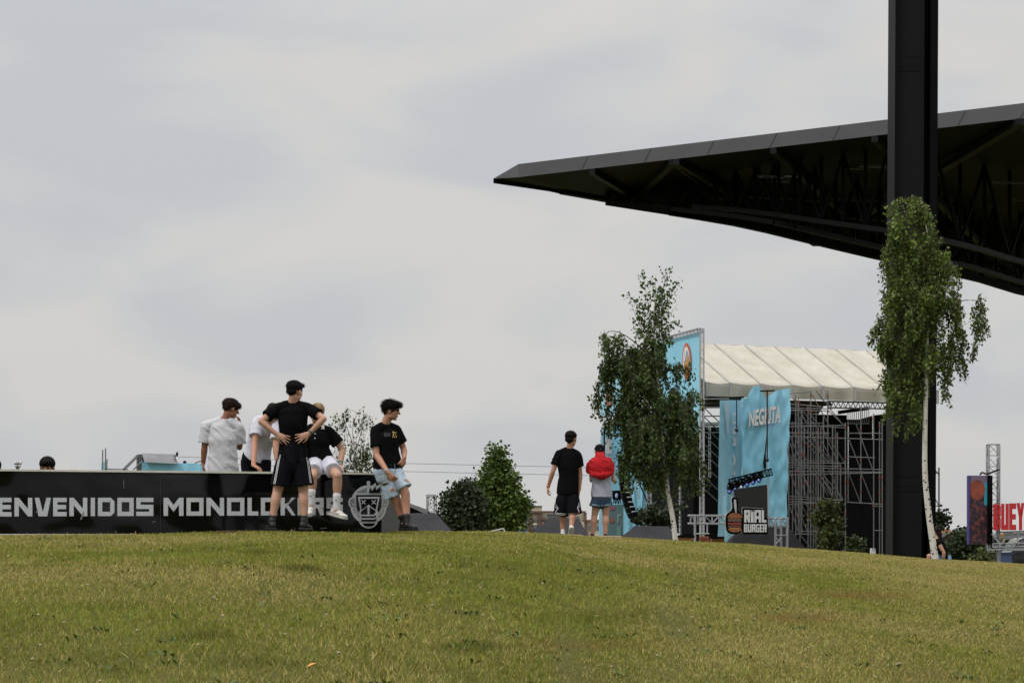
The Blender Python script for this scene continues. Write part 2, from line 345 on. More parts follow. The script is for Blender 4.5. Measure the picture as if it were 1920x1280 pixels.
# value noise, vectorised
def vnoise(x,y,seed=0):
    r=np.random.default_rng(seed).random((256,256)); xi=np.floor(x).astype(int); yi=np.floor(y).astype(int); fx=x-xi; fy=y-yi
    fx=fx*fx*(3-2*fx); fy=fy*fy*(3-2*fy); g=lambda a,b:r[a%256,b%256]
    return (g(xi,yi)*(1-fx)+g(xi+1,yi)*fx)*(1-fy)+(g(xi,yi+1)*(1-fx)+g(xi+1,yi+1)*fx)*fy
def lawn(N,ulo,uhi,dlo,dhi,pw,hmul,straw_add=0,wmul=1):
    u=rng.uniform(ulo,uhi,N); t=rng.random(N); k=pw+1
    D=(dlo**k+(dhi**k-dlo**k)*t)**(1/k); X=(u-960)/F*D
    keep=D<np.interp(u,DC[:,0],DC[:,1])+5; X,D,u=X[keep],D[keep],u[keep]; n=len(X)
    Z=terr(X,D)
    ps=HY-(Z-CZ)/D*F  # where it lies on the slope, only to aim the worn patches
    big=.55*vnoise(X*.55+9,D*.28+3,1)+.3*vnoise(X*1.7,D*.9,2)+.15*vnoise(X*5,D*3,3)
    straw=np.clip((big-.42)*1.9+.2+straw_add,0,1)
    straw=np.clip(straw+.30*np.clip((D-24)/14,0,1)+.22*np.clip((u-1150)/700,0,1)+.18*np.clip((13-D)/3,0,1),0,1)
    def spot(cu,cy,ru,ry): return np.exp(-(((u-cu)/ru)**2+((ps-cy)/ry)**2)**1.5)
    dark=spot(560,1068,45,6)+.8*spot(880,1216,75,9)+.6*spot(470,1245,90,10)+.5*spot(400,1195,60,9)+.45*spot(1110,1160,110,14)+.5*spot(230,1262,60,8)+.5*spot(480,1038,30,5)
    gr=spot(1420,1078,240,12)+.8*spot(1560,1092,90,9)+.7*spot(300,1045,280,22)+.5*spot(1100,1100,150,30)+.6*spot(1370,1262,60,10)
    br=spot(1620,1118,90,8)+.9*spot(1500,1160,90,10)+.7*spot(1120,1212,140,9)+.5*spot(1720,1270,60,9)+.4*spot(500,1125,60,8)
    straw=np.clip(straw-.5*gr-.3*dark,0,1)
    rb=rng.random(n)
    dry=rb<straw*.8+.05
    g=np.array([.185,.205,.030])[None]*rng.uniform(.65,1.3,n)[:,None]*(.82+.36*vnoise(X*3+5,D*2.2,9))[:,None]
    g[:,0]*=rng.uniform(.8,1.25,n)
    s=np.array([.39,.32,.11])[None]*rng.uniform(.6,1.25,n)[:,None]
    c=np.where(dry[:,None],s,g)
    c=c*(1-.5*np.clip(dark,0,1))[:,None]
    bmix=np.clip(br,0,1)[:,None]*.6; c=c*(1-bmix)+np.array([.27,.15,.055])[None]*bmix*rng.uniform(.6,1.2,n)[:,None]
    h=rng.uniform(.012,.030,n)*(.82+.4*vnoise(X*2,D*2,12))*hmul*(1+.5*(rng.random(n)<.06)+.8*np.clip(dark,0,1))
    w=(.0013+.00021*D)*rng.uniform(.7,1.3,n)*wmul
    a=rng.uniform(0,2*np.pi,n); ln=rng.normal(0,.55,(n,2))*h[:,None]
    b0=np.stack([X-np.cos(a)*w,D-np.sin(a)*w,Z-.004],1); b1=np.stack([X+np.cos(a)*w,D+np.sin(a)*w,Z-.004],1)
    tp=np.stack([X+ln[:,0],D+ln[:,1],Z+h],1)
    V=np.empty((n,3,3)); V[:,0]=b0; V[:,1]=b1; V[:,2]=tp
    C=np.repeat(c,3,axis=0).reshape(n,3,3); C[:,2]*=1.15
    return V.reshape(-1,3),C.reshape(-1,3)
GV,GC=lawn(1600000,-600,2550,9.5,63,.25,1.0)
o=npmesh('grass',GV,np.arange(len(GV)).reshape(-1,3),M['grass'],col=GC); tag(o,'mown lawn of green and straw coloured blades covering the slope','grass',kind='stuff')
# pale clover heads and dry seed heads scattered in the lawn
n=210; u=rng.uniform(-100,2000,n); D=rng.uniform(11,48,n); mb=MB()
for a,d in zip(u,D):
    if d>np.interp(a,DC[:,0],DC[:,1]): continue
    p=G(a,d,.03); r=.008+.0001*d; mb.ell(p,(r,r,r*.8),n=6,k=4)
o=mb.obj('clover_flowers',mat('clover_white',(.38,.32,.22),.9,.1,var=.3,vscale=2)); tag(o,'pale clover heads dotted over the lawn','clover flowers',kind='stuff')
# ================================================================= canopy roof and its column
ZT=15.66; A0=V3(.23,91.5,0); B0=V3(16.1,79,0)
def near(u,z=None):                       # near eave line
    u=(u-960)/F; t=(u*A0.y-A0.x)/((B0.x-A0.x)-u*(B0.y-A0.y)); p=lerp(A0,B0,t); return V3(p.x,p.y,z if z is not None else ZT)
TF=V3(-.7,93,0); DF=V3(24.8,25,0)
FPX=[(925,335),(1060,366),(1240,398),(1372,420),(1450,437),(1525,456),(1660,488),(1820,522),(1920,553),(2080,585),(2300,640)]
def far(u):
    k=(u-960)/F; t=(k*TF.y-TF.x)/(DF.x-k*DF.y); p=TF+DF*t
    py=np.interp(u,[a for a,b in FPX],[b for a,b in FPX]); return V3(p.x,p.y,CZ+(HY-py)/F*p.y)
can=empty('canopy_roof',V3(20,95,-.7),'huge black steel canopy roof with a pointed tip and open trusses underneath','canopy')
tip=P(925,335,93)
us=[972,1110,1262,1450,1690,1915,2120,2300]; ZF=ZT-.48
mb=MB()
for a,b in zip(us[:-1],us[1:]):
    p,q=near(a),near(b); mb.add([p,q,V3(q.x,q.y,ZF),V3(p.x,p.y,ZF)],[(3,2,1,0)])
# sheet joints of the fascia
p=near(972); mb.add([p,V3(p.x,p.y,ZF),tip],[(0,2,1)])
mb.obj('fascia',M['fascia'],can)
mb=MB()
for k in range(1,12):
    a=985+k*118; p=near(a); d=(B0-A0).normalized()
    mb.bar(V3(p.x,p.y,ZT-.01)-d*.0-V3(.012,.015,0), V3(p.x,p.y,ZF+.01)-d*.3-V3(.012,.015,0),.012,.012)
mb.obj('fascia_joint',mat('joint_line',(.071,.071,.077),.5),can)
mb=MB(); fe=[far(u) for u in (1060,1240,1450,1660,1920,2300)]
ring=[tip,near(972),near(1262),near(1690),near(2300)]+[V3(p.x,p.y,ZT) for p in fe[::-1]]
mb.poly([V3(p.x,p.y,ZT if p is not tip else tip.z) for p in ring])
ring2=[tip]+[V3(near(u).x,near(u).y,ZF) for u in (972,1262,1690,2300)]+[V3(p.x,p.y,ZF) for p in fe[::-1]]
mb.poly([p for p in ring2][::-1]); mb.obj('roof_deck',M['clad'],can)
# far edge cladding down to its bottom chord
mb=MB(); fu=[925,1060,1240,1450,1525,1660,1820,1920,2080,2300]; fp=[far(u) for u in fu]
for p,q in zip(fp[:-1],fp[1:]):
    mb.add([V3(p.x,p.y,min(ZF,ZF if p is not fp[0] else p.z)),V3(q.x,q.y,ZF),q,p],[(0,1,2,3)])
mb.obj('edge_cladding',M['clad2'],can)
for p,q in zip(fp[1:-1],fp[2:]):
    mb=MB(); mb.bar(p-V3(.1,.4,-.12),q-V3(.1,.4,-.12),.35,.26); mb.obj('bottom_chord',M['blackd'],can)
# tip soffit : closed folded sheet up to the first rib
p1=near(1110,ZF-.02); p2=far(1190)
mb=MB(); mb.add([tip,p1,V3(p2.x,p2.y-.5,p2.z+.12)],[(0,2,1)]); mb.obj('tip_soffit',M['clad'],can)
def rib(a,b,w,chord=True):
    """truss: bottom chord from a to b, posts and braces up to the deck"""
    mb=MB(); mb.bar(a,b,w*.75,.2); mb.obj('bottom_chord',M['rib'],can)
    n=max(3,int((b-a).length/2.0)); prev=None
    for i in range(1,n):
        p=lerp(a,b,i/n); top=V3(p.x,p.y,ZF)
        if top.z-p.z<.35: prev=p; continue
        m2=MB(); m2.bar(p,top,.11); m2.obj('post',M['black'],can)
        if prev is not None:
            m2=MB(); m2.bar(prev,top,.08); m2.obj('brace',M['black'],can)
        prev=p
def deep(p,extra=0): return V3(p.x-.1,p.y-.9,p.z+extra)
rib(near(1110,ZF-.1),deep(far(1225)),.28)
rib(deep(far(1185)),near(1262,ZF-.1),.32)
rib(near(1268,ZF-.1),deep(far(1529),-.12),.3)
rib(near(1450,ZF-.1),deep(far(1660),.3),.3)
rib(deep(far(1529),-.12),near(1915,ZF-.1),.4)
rib(near(1640,ZF-.1),deep(far(1925),.1),.3)
rib(near(1915,ZF-.1),deep(far(2150),.3),.3)
rib(deep(far(1925),.1),near(2300,ZF-.1),.4)
rib(near(1262,ZF-.1),deep(far(1420),0),.16)
# inner line truss parallel to the far edge
def inner(off,dy,us_,cl):
    yy=lambda u:np.interp(u,[q for q,_ in FPX],[q for _,q in FPX])
    pr=None
    for i,u in enumerate(us_):
        f=far(u); k=min(1,max(0,(u-1100)/(22*off))); p=P(u,yy(u)-dy*k,f.y-off*k)
        if p.z>ZF-.04 or p.y<near(u).y+.6: continue
        wd_=.2 if cl else .12; m2=MB(); m2.bar(p,V3(p.x,p.y,ZF),wd_); m2.obj('post',M['blackd'] if cl else M['black'],can)
        if pr is not None:
            mb=MB(); mb.bar(pr,p,wd_+.05); mb.obj('bottom_chord',M['blackd'] if cl else M['rib'],can)
            a_,b_=(pr,V3(p.x,p.y,ZF)) if i%2 else (V3(pr.x,pr.y,ZF),p)
            m2=MB(); m2.bar(a_,b_,wd_*.75); m2.obj('brace',M['blackd'] if cl else M['black'],can)
            if cl: MB().poly([pr+V3(0,.5,0),p+V3(0,.5,0),V3(p.x,p.y+.5,ZF),V3(pr.x,pr.y+.5,ZF)]).obj('inner_panel',M['clad2'],can)
        pr=p
inner(8,4,[1140,1198,1257,1318,1380,1442,1505,1570,1636,1703,1771,1840,1910,1985,2080],True)
inner(17,22,[1180,1225,1268,1310,1345,1380,1416,1452,1490,1528,1567,1607,1648,1690,1732,1775,1820,1866,1912,1960,2010],False)
inner(27,60,[1300,1340,1380,1420,1460,1500,1540,1581,1623,1666,1710,1755,1800,1846,1893,1942,2010],False)
# pale bars under the deck paint the backlit glimmers of the soffit
for (u,off,ln,th) in ((1395,3.0,1.0,.14),(1420,4.2,.8,.1),(1445,3.4,.5,.25),(1550,3,1.2,.2),(1590,3.1,1.3,.28),(1480,9,4.0,.05),(1560,12,3.0,.07),(1600,10,2.2,.06),(1340,7,3.5,.05),(1250,6,1.4,.07),(1500,14,3,.06),(1830,9,3,.06),(1850,13,3.5,.05)):
    p=near(u,ZF-.35); p=p+V3(.25*off,off,-.02*off); d=V3(.95,.25+.1*(off%3),.0)
    mb=MB(); mb.bar(p,p+d*ln,th,.08); mb.obj('glimmer_bar',M['glim'],can)
# the column
col=empty('roof_column',G(1708,68),'massive black steel roof column rising out of the frame behind the tall birch','column')
def CX(px): return (px-960)/F*68
zb,zt=-.7,19.5; lean=V3(.075/15*(zt-zb),0,0)
def slab(x0,x1,y0,y1,m,name):
    mb=MB(); 
    vs=[V3(x,y,z)+(lean if z>0 else V3(0,0,0)) for z in (zb,zt) for x,y in ((x0,y0),(x1,y0),(x1,y1),(x0,y1))]
    mb.add(vs,[(0,3,2,1),(4,5,6,7),(0,1,5,4),(1,2,6,5),(2,3,7,6),(3,0,4,7)]); return mb.obj(name,m,col)
slab(CX(1673),CX(1680),68.0,69.3,M['blackd'],'flange')
slab(CX(1680)+.003,CX(1729),68.12,69.25,mat('column_plate',(.006,.006,.0068),.5,.12,var=.15,vscale=.5),'face_plate')
slab(CX(1729)+.003,CX(1740),68.55,69.2,M['blackd'],'groove')
slab(CX(1740)+.003,CX(1753.5),68.0,69.3,M['black'],'flange')
for z in (3.2,9.0,14.6):
    mb=MB(); x0=CX(1680)+.02; mb.box((x0,68.105,z),(CX(1729)-.02,68.125,z+.5)); o_=mb.obj('splice_plate',bpy.data.materials['column_plate'],col)
    mb=MB()
    for i in range(6):
        for k in (0,1):
            mb.ell((x0+.05+i*.112,68.095,z+.12+k*.26),(.018,.012,.018),n=8,k=5)
    mb.obj('bolts',M['black'],o_)
# ================================================================= concert stage
RA=V3(10.95,143,0); sd_=V3(.89,.453,0); pn=V3(.453,-.89,0)
def S(px,t,py=None):
    u=(px-960)/F; s=(u*(143-.89*t)-10.95-.453*t)/(.89-.453*u); p=RA+sd_*s+pn*t
    if py is None: return p
    return V3(p.x,p.y,CZ+(HY-py)/F*p.y)
stage=empty('concert_stage',S(1480,0)+V3(0,0,-.7),'large concert stage with a white tarpaulin roof and black drapes behind scaffolding','stage')
# roof bays (seam to seam), cloth sags between frames
zr=S(1339,0,645).z; ze=S(1427,5,721).z
seam_px=[1238,1282,1339,1397,1452,1510,1567,1625,1662]   # ridge ends of the seams
def ridge(u,v): # v 0..1 down the slope
    s_=(S(u,0)-RA).dot(sd_); p=RA+sd_*s_+pn*(5.0*v); return V3(p.x,p.y,lerp(zr,ze,v))
svals=[(S(u,0)-RA).dot(sd_) for u in seam_px]
mbs=MB()
for k in range(len(svals)-1):
    n,mm=12,10; vs=[]
    for j in range(mm+5):
        for i in range(n+1):
            a=i/n; s_=lerp(svals[k],svals[k+1],a); sag=math.sin(math.pi*a)
            if j<=mm:
                v=j/mm; p=RA+sd_*s_+pn*(5*v); z=lerp(zr,ze,v)-.10*sag*math.sin(math.pi*min(1,v*1.0))-.05*sag*v
                z+=.03*noise.noise(V3(s_*1.2,v*6,k))
            else:
                w=(j-mm)/4; p=RA+sd_*s_+pn*(5.02+.05*math.sin(s_*5)*w-.12*w*sag); z=ze-.05*sag-.72*w+.05*sag*w+(.14*sag*(1-w) if False else 0)
            vs.append(V3(p.x,p.y,z))
    fs=[(j*(n+1)+i,j*(n+1)+i+1,(j+1)*(n+1)+i+1,(j+1)*(n+1)+i) for j in range(mm+4) for i in range(n)]
    b=MB().add(vs,fs); b.obj('roof_panel',M['tarp'],stage,smooth=True)
    # other slope
    vs=[ridge(u,0) for u in (seam_px[k],seam_px[k+1])]; 
    q=[v-pn*5+V3(0,0,ze-zr) for v in vs]; MB().add([vs[0],vs[1],q[1],q[0]],[(0,1,2,3)]).obj('roof_panel',M['tarp'],stage)
for k in range(len(svals)):
    p=RA+sd_*svals[k]; a=V3(p.x,p.y,zr+.02); q=p+pn*5.0; b=V3(q.x,q.y,ze+.02); 
    mb=MB(); mb.bar(a,b,.09,.05); q2=q+pn*.06; 
    mb.bar(V3(q2.x,q2.y,ze),V3(q2.x,q2.y,ze-.75),.16,.05); mb.obj('roof_seam',M['tarps'],stage)
# lacing scallop line along the eave
for k in range(len(svals)-1):
    pts=[]
    for i in range(9):
        a=i/8; s_=lerp(svals[k],svals[k+1],a); p=RA+sd_*s_+pn*5.03; pts.append(V3(p.x,p.y,ze+.04-.10*math.sin(math.pi*a)))
    MB().tube(pts,.02,n=5).obj('eave_rope',M['tarps'],stage)
# eave girder
unit=MB(); unit.tube([(0,0,0),(0,0,1)],[1,1],n=6,cap=False); uo=unit.obj('tube_shape',[M['steel']],None,smooth=True); ume=uo.data; bpy.data.objects.remove(uo)
unit=MB(); unit.tube([(0,0,0),(0,0,1)],[1,1],n=6,cap=False); uo=unit.obj('tube_shape',[M['redcl']],None,smooth=True); umr=uo.data; bpy.data.objects.remove(uo)
def rod(name,a,b,r,parent,me=None):
    a=Vector(a); b=Vector(b); o=bpy.data.objects.new(name,me or ume); sc.collection.objects.link(o)
    o.parent=parent; d=b-a; q=d.to_track_quat('Z','Y')
    o.matrix_local=Matrix.Translation(a-org(parent))@q.to_matrix().to_4x4()@Matrix.Diagonal((r,r,d.length,1))
    return o
def zpx(py,D): return CZ+(HY-py)/F*D
g=[S(1553,4.6,752),S(1700,4.6,756)]; h=[S(1553,4.6,764),S(1700,4.6,767)]
rod('girder_chord',g[0],g[1],.05,stage); rod('girder_chord',h[0],h[1],.05,stage)
for i in range(16):
    a=lerp(g[0],g[1],i/16); b=lerp(h[0],h[1],(i+.5)/16); c=lerp(g[0],g[1],(i+1)/16); rod('girder_web',a,b,.025,stage); rod('girder_web',b,c,.025,stage)
# black drapes
def wallq(pts,name,m,parent=stage,thick=None):
    mb=MB(); mb.poly(pts,thick=thick if thick is not None else V3(-.05,.1,0)); return mb.obj(name,m,parent)
wallq([S(1470,2.6,1060),S(1588,2.6,1060),S(1588,2.6,778),S(1470,2.6,775)],'black_drape',M['drape'])
wallq([S(1587,2.0,1060),S(1700,2.0,1060),S(1700,2.0,776),S(1658,2.0,776),S(1640,2.0,778),S(1612,2.0,786),S(1587,2.0,786)],'black_drape',M['drape'])
wallq([S(1300,1.5,1060),S(1360,1.5,1060),S(1360,1.5,800),S(1300,1.5,800)],'black_drape',M['drape'])
wallq([P(1205,1050,158),P(1322,1050,149),P(1322,790,149),P(1205,790,158)],'black_drape',M['drape'])
# timber under the roof
wallq([S(1318,3,764),S(1390,3,764),S(1390,3,741),S(1318,3,741)],'timber_deck',M['brown'])
wallq([S(1479,3.4,776),S(1535,3.4,776),S(1550,3.4,752),S(1479,3.4,750)],'timber_deck',M['brown'])
wallq([S(1479,3.0,764),S(1562,3.0,760),S(1556,3.0,752),S(1479,3.0,750)],'black_drape',M['drape'])  # black sheet added to darken the see-through gap under the roof
for y in (747,756): rod('girder_chord',S(1318,3.2,y),S(1392,3.2,y),.04,stage)
# hanging stage frames in the gap under the roof
q=[S(1572,3.5,773),S(1628,3.5,765)]
MB().bar(q[0],q[1],.12,.2).obj('service_frame',M['black'],stage)
for i in range(11):
    a=S(1590+i*3.9,3.5,770-i*.4); b=S(1590+i*3.9,3.5,794); rod('service_frame_bar',a,b,.02,stage)
rod('service_frame_bar',S(1590,3.5,794),S(1629,3.5,794),.04,stage)
# scaffolding: each tube a part of the scaffold
scf=empty('scaffolding',S(1520,5.5)+V3(0,0,-.7),'dense grey tube scaffolding with red couplers along the side of the stage','scaffolding')
bot=1040
for px,t,y0,y1 in ((1479,6.2,735,bot),(1492,5.2,740,bot),(1497,6.8,745,1000),(1515,5.2,760,bot),(1520,6.4,732,bot),(1530,4.6,770,bot),(1539,5.4,800,bot),(1544,6.6,780,bot),(1552,5.2,732,860),(1561,6.2,796,935),(1576,5.6,870,935),(1585,6.4,792,bot),(1590,4.8,790,940),(1614,5.2,765,944),(1638,5.6,775,bot),(1649,5.0,790,bot),(1654,5.8,790,bot),(1500,4.4,780,bot),(1486,4.2,790,bot),(1566,4.2,800,1000),(1508,7,800,930),(1525,3.8,780,bot),(1534,7,800,1000),(1570,6.8,810,935),(1503,6.9,770,1000)):
    rod('standard',S(px,t,y0),S(px,t,y1),.034,scf)
    y=y0+12
    while y<min(y1,1000):
        if random.random()<.38: a=S(px,t,y); rod('coupler',a,a+V3(0,0,.12),.05,scf,umr)
        y+=random.choice((22,30,36))
L3=[(1479,1585,795,802),(1479,1545,793,793),(1479,1585,800,797),(1479,1655,818,824),(1479,1555,811,812),(1479,1585,867,868),(1479,1560,862,864),(1479,1655,876,880),(1479,1655,883,885),(1479,1575,872,874),(1479,1655,890,886),(1479,1580,930,936),(1479,1580,935,938),(1479,1560,940,942),(1500,1582,996,996),(1490,1586,1001,1000),(1479,1540,757,762),(1479,1560,765,766),(1479,1550,769,770),(1479,1520,738,734),(1588,1655,941,945),(1588,1640,856,858),(1635,1655,948,949),(1588,1655,812,812),(1640,1655,994,994),(1479,1575,945,941)]
for i,(a,b,y0,y1) in enumerate(L3):
    t=4.8+(i*.37)%2.0; rod('ledger',S(a,t,y0),S(b,t,y1),.03,scf)
BR=[(1479,748,1502,792),(1485,740,1517,800),(1500,765,1530,800),(1520,735,1556,800),(1530,732,1583,800),(1552,768,1585,800),(1479,812,1500,862),(1492,812,1512,862),(1500,818,1545,866),(1505,800,1560,866),(1540,800,1583,866),(1530,808,1562,866),(1545,812,1578,880),(1480,880,1497,930),(1494,880,1512,930),(1500,880,1527,930),(1510,870,1560,930),(1535,880,1580,934),(1555,880,1576,934),(1542,878,1560,931),(1479,945,1496,995),(1494,945,1513,995),(1500,940,1530,998),(1515,950,1548,1000),(1528,940,1560,1000),(1590,820,1614,880),(1614,820,1636,880),(1590,885,1613,942),(1614,885,1636,942),(1500,1002,1522,1028),(1526,1002,1548,1030),(1482,830,1490,862),(1479,850,1495,880),(1520,806,1545,862),(1525,884,1553,930),(1605,795,1618,830)]
BR+=[(a+9,y0,b+9,y1) for a,y0,b,y1 in BR[:36:2] if b<1570]
for i,(a,y0,b,y1) in enumerate(BR):
    t=4.3+(i*.43)%2.9; rod('brace',S(a,t,y0),S(b,t,y1),.028,scf)
# white dashes paint the sky-lit slits of truss legs over the drape
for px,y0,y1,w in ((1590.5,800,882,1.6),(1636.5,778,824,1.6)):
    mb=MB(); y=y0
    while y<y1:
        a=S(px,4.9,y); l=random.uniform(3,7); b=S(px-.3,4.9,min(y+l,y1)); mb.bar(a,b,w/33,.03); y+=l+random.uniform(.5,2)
    mb.obj('bright_slit',M['white'],scf)
wing=empty('side_scaffolding',S(1340,6)+V3(0,0,-.7),'narrow grey scaffold wing with parallel diagonal tubes left of the blue side banner','scaffolding')
for y in (748,764,780,796,811): rod('ledger',S(1316,6,y),S(1366,6,y-.5),.04,wing)
for k in range(6): rod('brace',S(1318,5.8,762+k*17),S(1366,5.8,808+k*17),.03,wing)
for k in range(3): rod('brace',S(1318,5.2,870+k*22),S(1345,5.2,895+k*22),.03,wing)
rod('standard',S(1366,6.2,748),S(1366,6.2,880),.04,wing); rod('standard',S(1318,6,735),S(1318,6,bot),.05,wing)
mb=MB()  # white dashes paint the sky seen through gaps in the truss
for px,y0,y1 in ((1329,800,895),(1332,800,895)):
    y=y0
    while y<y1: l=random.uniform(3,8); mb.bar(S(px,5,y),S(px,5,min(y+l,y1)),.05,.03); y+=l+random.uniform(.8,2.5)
mb.obj('bright_slit',M['white'],wing)
wallq([S(1318,2.2,800),S(1348,2.2,799),S(1348,2.2,791),S(1318,2.2,791)],'bright_opening',M['white'],wing)  # white sheet stands in for the bright opening beside the scaffold
# left truss seen through the tree, inside the stage
itr=empty('stage_truss_leg',P(1275,1050,146),'thin truss leg with painted bright slits before the black stage drape behind the left birch','truss')
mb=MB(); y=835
while y<1000: l=random.uniform(4,9); mb.bar(P(1274.5,y,146),P(1274.5,y+l,146),.06,.03); y+=l+random.uniform(1,3)  # white dashes paint the shining slits between the two posts
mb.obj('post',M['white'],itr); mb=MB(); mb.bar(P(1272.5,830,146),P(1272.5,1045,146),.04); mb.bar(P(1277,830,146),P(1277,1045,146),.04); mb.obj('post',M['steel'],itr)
rs=empty('scaffold_mast',P(1760,1045,150),'thin scaffold mast poking out just right of the black roof column','scaffolding')
rod('standard',P(1760.5,876,150),P(1760.5,1048,150),.05,rs); rod('standard',P(1741,876,150),P(1741,1048,150),.05,rs)
for y in (886,948): rod('ledger',P(1741,y,150),P(1761,y,150),.04,rs); rod('ledger',P(1741,y+5,150),P(1759,y-1,150),.03,rs)
rod('brace',P(1747,870,150),P(1760,890,150),.03,rs); rod('brace',P(1747,920,150),P(1760,948,150),.03,rs)
# ---------------------------------------------------------------- banners
def cloth(tl,tr,br,bl,name,m,nx=24,ny=48,amp=.12,seed=0,top=None,parent=None,label=None,cat='banner',group=None,fold=1.0):
    nrm=((tr-tl).cross(bl-tl)).normalized(); vs=[]
    for j in range(ny+1):
        v=j/ny
        for i in range(nx+1):
            u=i/nx; p=lerp(lerp(tl,tr,u),lerp(bl,br,u),v); 
            if top: p=p+V3(0,0,top(u)*(1-v)**6)
            w=p.z; d=amp*(noise.noise(V3(u*5*fold+w*.15,seed,w*.35))+.5*noise.noise(V3(u*9*fold-w*.6,seed+4,w*.9))+.3*noise.noise(V3(u*16+w*.8,seed+9,w*1.6)))
            vs.append(p+nrm*d)
    fs=[(j*(nx+1)+i,j*(nx+1)+i+1,(j+1)*(nx+1)+i+1,(j+1)*(nx+1)+i) for j in range(ny) for i in range(nx)]
    o=MB().add(vs,fs).obj(name,m,parent,origin=None if parent else lerp(bl,br,.5),smooth=True)
    if label: tag(o,label,cat,group)
    return o,nrm
def on_plane(a,b,px,py,off=0):     # a,b: two points of a vertical plane; the point of it seen at px,py
    u=(px-960)/F; d=b-a; t=(u*a.y-a.x)/(d.x-u*d.y); p=a+d*t; n=V3(d.y,-d.x,0).normalized()
    if n.y>0: n=-n
    return V3(p.x,p.y,CZ+(HY-py)/F*p.y)+n*off
# NEGRITA banner
a,b=S(1390,7.6),S(1479,7.6)
ban=empty('side_banner',lerp(a,b,.5)+V3(0,0,.5),'big creased sky blue banner with white slanted lettering hung over the stage side','banner')
tl,tr,br,bl=[on_plane(a,b,*q) for q in ((1391,742),(1480,728),(1474,985),(1388,990))]
def topf(u): return .45*math.exp(-((u-.27)/.14)**2)-.35*math.exp(-((u-.52)/.12)**2)-.25*math.exp(-((u-.1)/.08)**2)
cloth(tl,tr,br,bl,'cloth',M['cyan'],amp=.24,seed=1,top=topf,parent=ban,nx=40,ny=70)
vs,fs=text_mesh('NEGRITA',1,extrude=0,offset=.035,shear=.12); xs_=[v.x for v in vs]; w0,w1=min(xs_),max(xs_); h1=max(v.y for v in vs)
for nm,mm_,dx,dy,off in (('lettering_shadow',M['greyp'],1.2,1.5,.24),('lettering',M['white'],0,0,.27)):
    mb=MB(); q=[]
    for v in vs:
        k=(v.x-w0)/(w1-w0); bend=-3.5*math.sin(k*math.pi)*.6; yb=lerp(799,791,k)+bend*.3; yt=lerp(772,760,k)+bend
        q.append(on_plane(a,b,1399+k*60+dx,lerp(yb,yt,v.y/h1)+dy,off))
    mb.add(q,fs).obj(nm,mm_,ban)
mb=MB(); mb.poly([on_plane(a,b,*q,.26) for q in ((1432,818),(1433,820),(1431,850),(1432,875),(1430,882),(1427,878),(1426,868),(1429,845))]); mb.obj('tear',M['blackd'],ban)
# narrow banner to its left
a2,b2=S(1345,6.6),S(1390,6.6)
ban2=empty('narrow_banner',lerp(a2,b2,.5)+V3(0,0,.5),'narrow pale blue banner with white letters running down it, beside the wide creased one','banner')
tl,tr,br,bl=[on_plane(a2,b2,*q) for q in ((1349,750),(1391,750),(1391,1045),(1345,1045))]
cloth(tl,tr,br,bl,'cloth',M['cyan2'],amp=.1,seed=5,parent=ban2,nx=20,ny=60)
vs,fs=text_mesh('LA RED',1,offset=.03,space=1.15); xs_=[v.x for v in vs]; w0,w1=min(xs_),max(xs_); h1=max(v.y for v in vs)
mb=MB(); mb.add([on_plane(a2,b2,1371+6.5*(v.y/h1)*1.0,lerp(890,772,(v.x-w0)/(w1-w0)),.17) for v in vs],[f for f in fs]); mb.obj('lettering',M['white'],ban2)
mb=MB(); mb.poly([on_plane(a2,b2,*q,.16) for q in ((1355,760),(1361,753),(1365,765),(1364,815),(1361,815),(1358,790))]); mb.poly([on_plane(a2,b2,*q,.16) for q in ((1372,905),(1378,905),(1377,960),(1371,960))]); mb.obj('print',mat('faded_print',(.42,.52,.6),.6),ban2)
# front banner with its truss frame
fa,fb=V3((1314-960)/F*133,133,0),V3((1236-960)/F*137.5,137.5,0)
fban=empty('front_banner',lerp(fa,fb,.5)+V3(0,0,5),'sky blue front banner with a big round logo, behind the crown of the left birch','banner')
tl,tr,br,bl=[on_plane(fa,fb,*q) for q in ((1236,641),(1312,621),(1312,812),(1236,812))]
cloth(tl,tr,br,bl,'cloth',M['cyan'],amp=.03,seed=8,parent=fban,nx=16,ny=30)
def disc(pl,cx,cy,rx,ry,off,m,name,par,a0=0,a1=360,pts=28):
    mb=MB(); mb.poly([on_plane(*pl,cx+rx*math.cos(R(lerp(a0,a1,i/pts))),cy-ry*math.sin(R(lerp(a0,a1,i/pts))),off) for i in range(pts if a1-a0==360 else pts+1)]); return mb.obj(name,m,par)
def logo(pl,par,cx,cy,k):
    disc(pl,cx,cy,8.3*k,34.5*k,.07,M['redp'],'logo_ring',par); disc(pl,cx,cy,6.3*k,27.5*k,.09,M['white'],'logo_ground',par)
    disc(pl,cx+.4*k,cy+2*k,4.6*k,23*k,.11,M['slate'],'logo_wave',par); 
    mb=MB(); mb.poly([on_plane(*pl,cx+x*k,cy+y*k,.13) for x,y in ((4.6,-12),(5.6,0),(4.5,16),(1,25),(-2,24),(-3.5,12),(0,2),(3,-8))]); mb.obj('logo_flame',M['orangep'],par)
    mb=MB(); mb.poly([on_plane(*pl,cx+x*k,cy+y*k,.15) for x,y in ((.5,6),(2.5,12),(2,22),(-1,26),(-3,20),(-2.5,10))]); mb.obj('logo_flame',M['redp'],par)
    mb=MB(); mb.poly([on_plane(*pl,cx+x*k,cy+y*k,.12) for x,y in ((-.5,-22),(1.6,-21),(-1.5,-2),(-2,10),(-3,8),(-2.5,-8))]); mb.obj('logo_wave',M['white'],par)
logo((fa,fb),fban,1289.5,677,1)
vs,fs=text_mesh('FESTIVAL',1); 
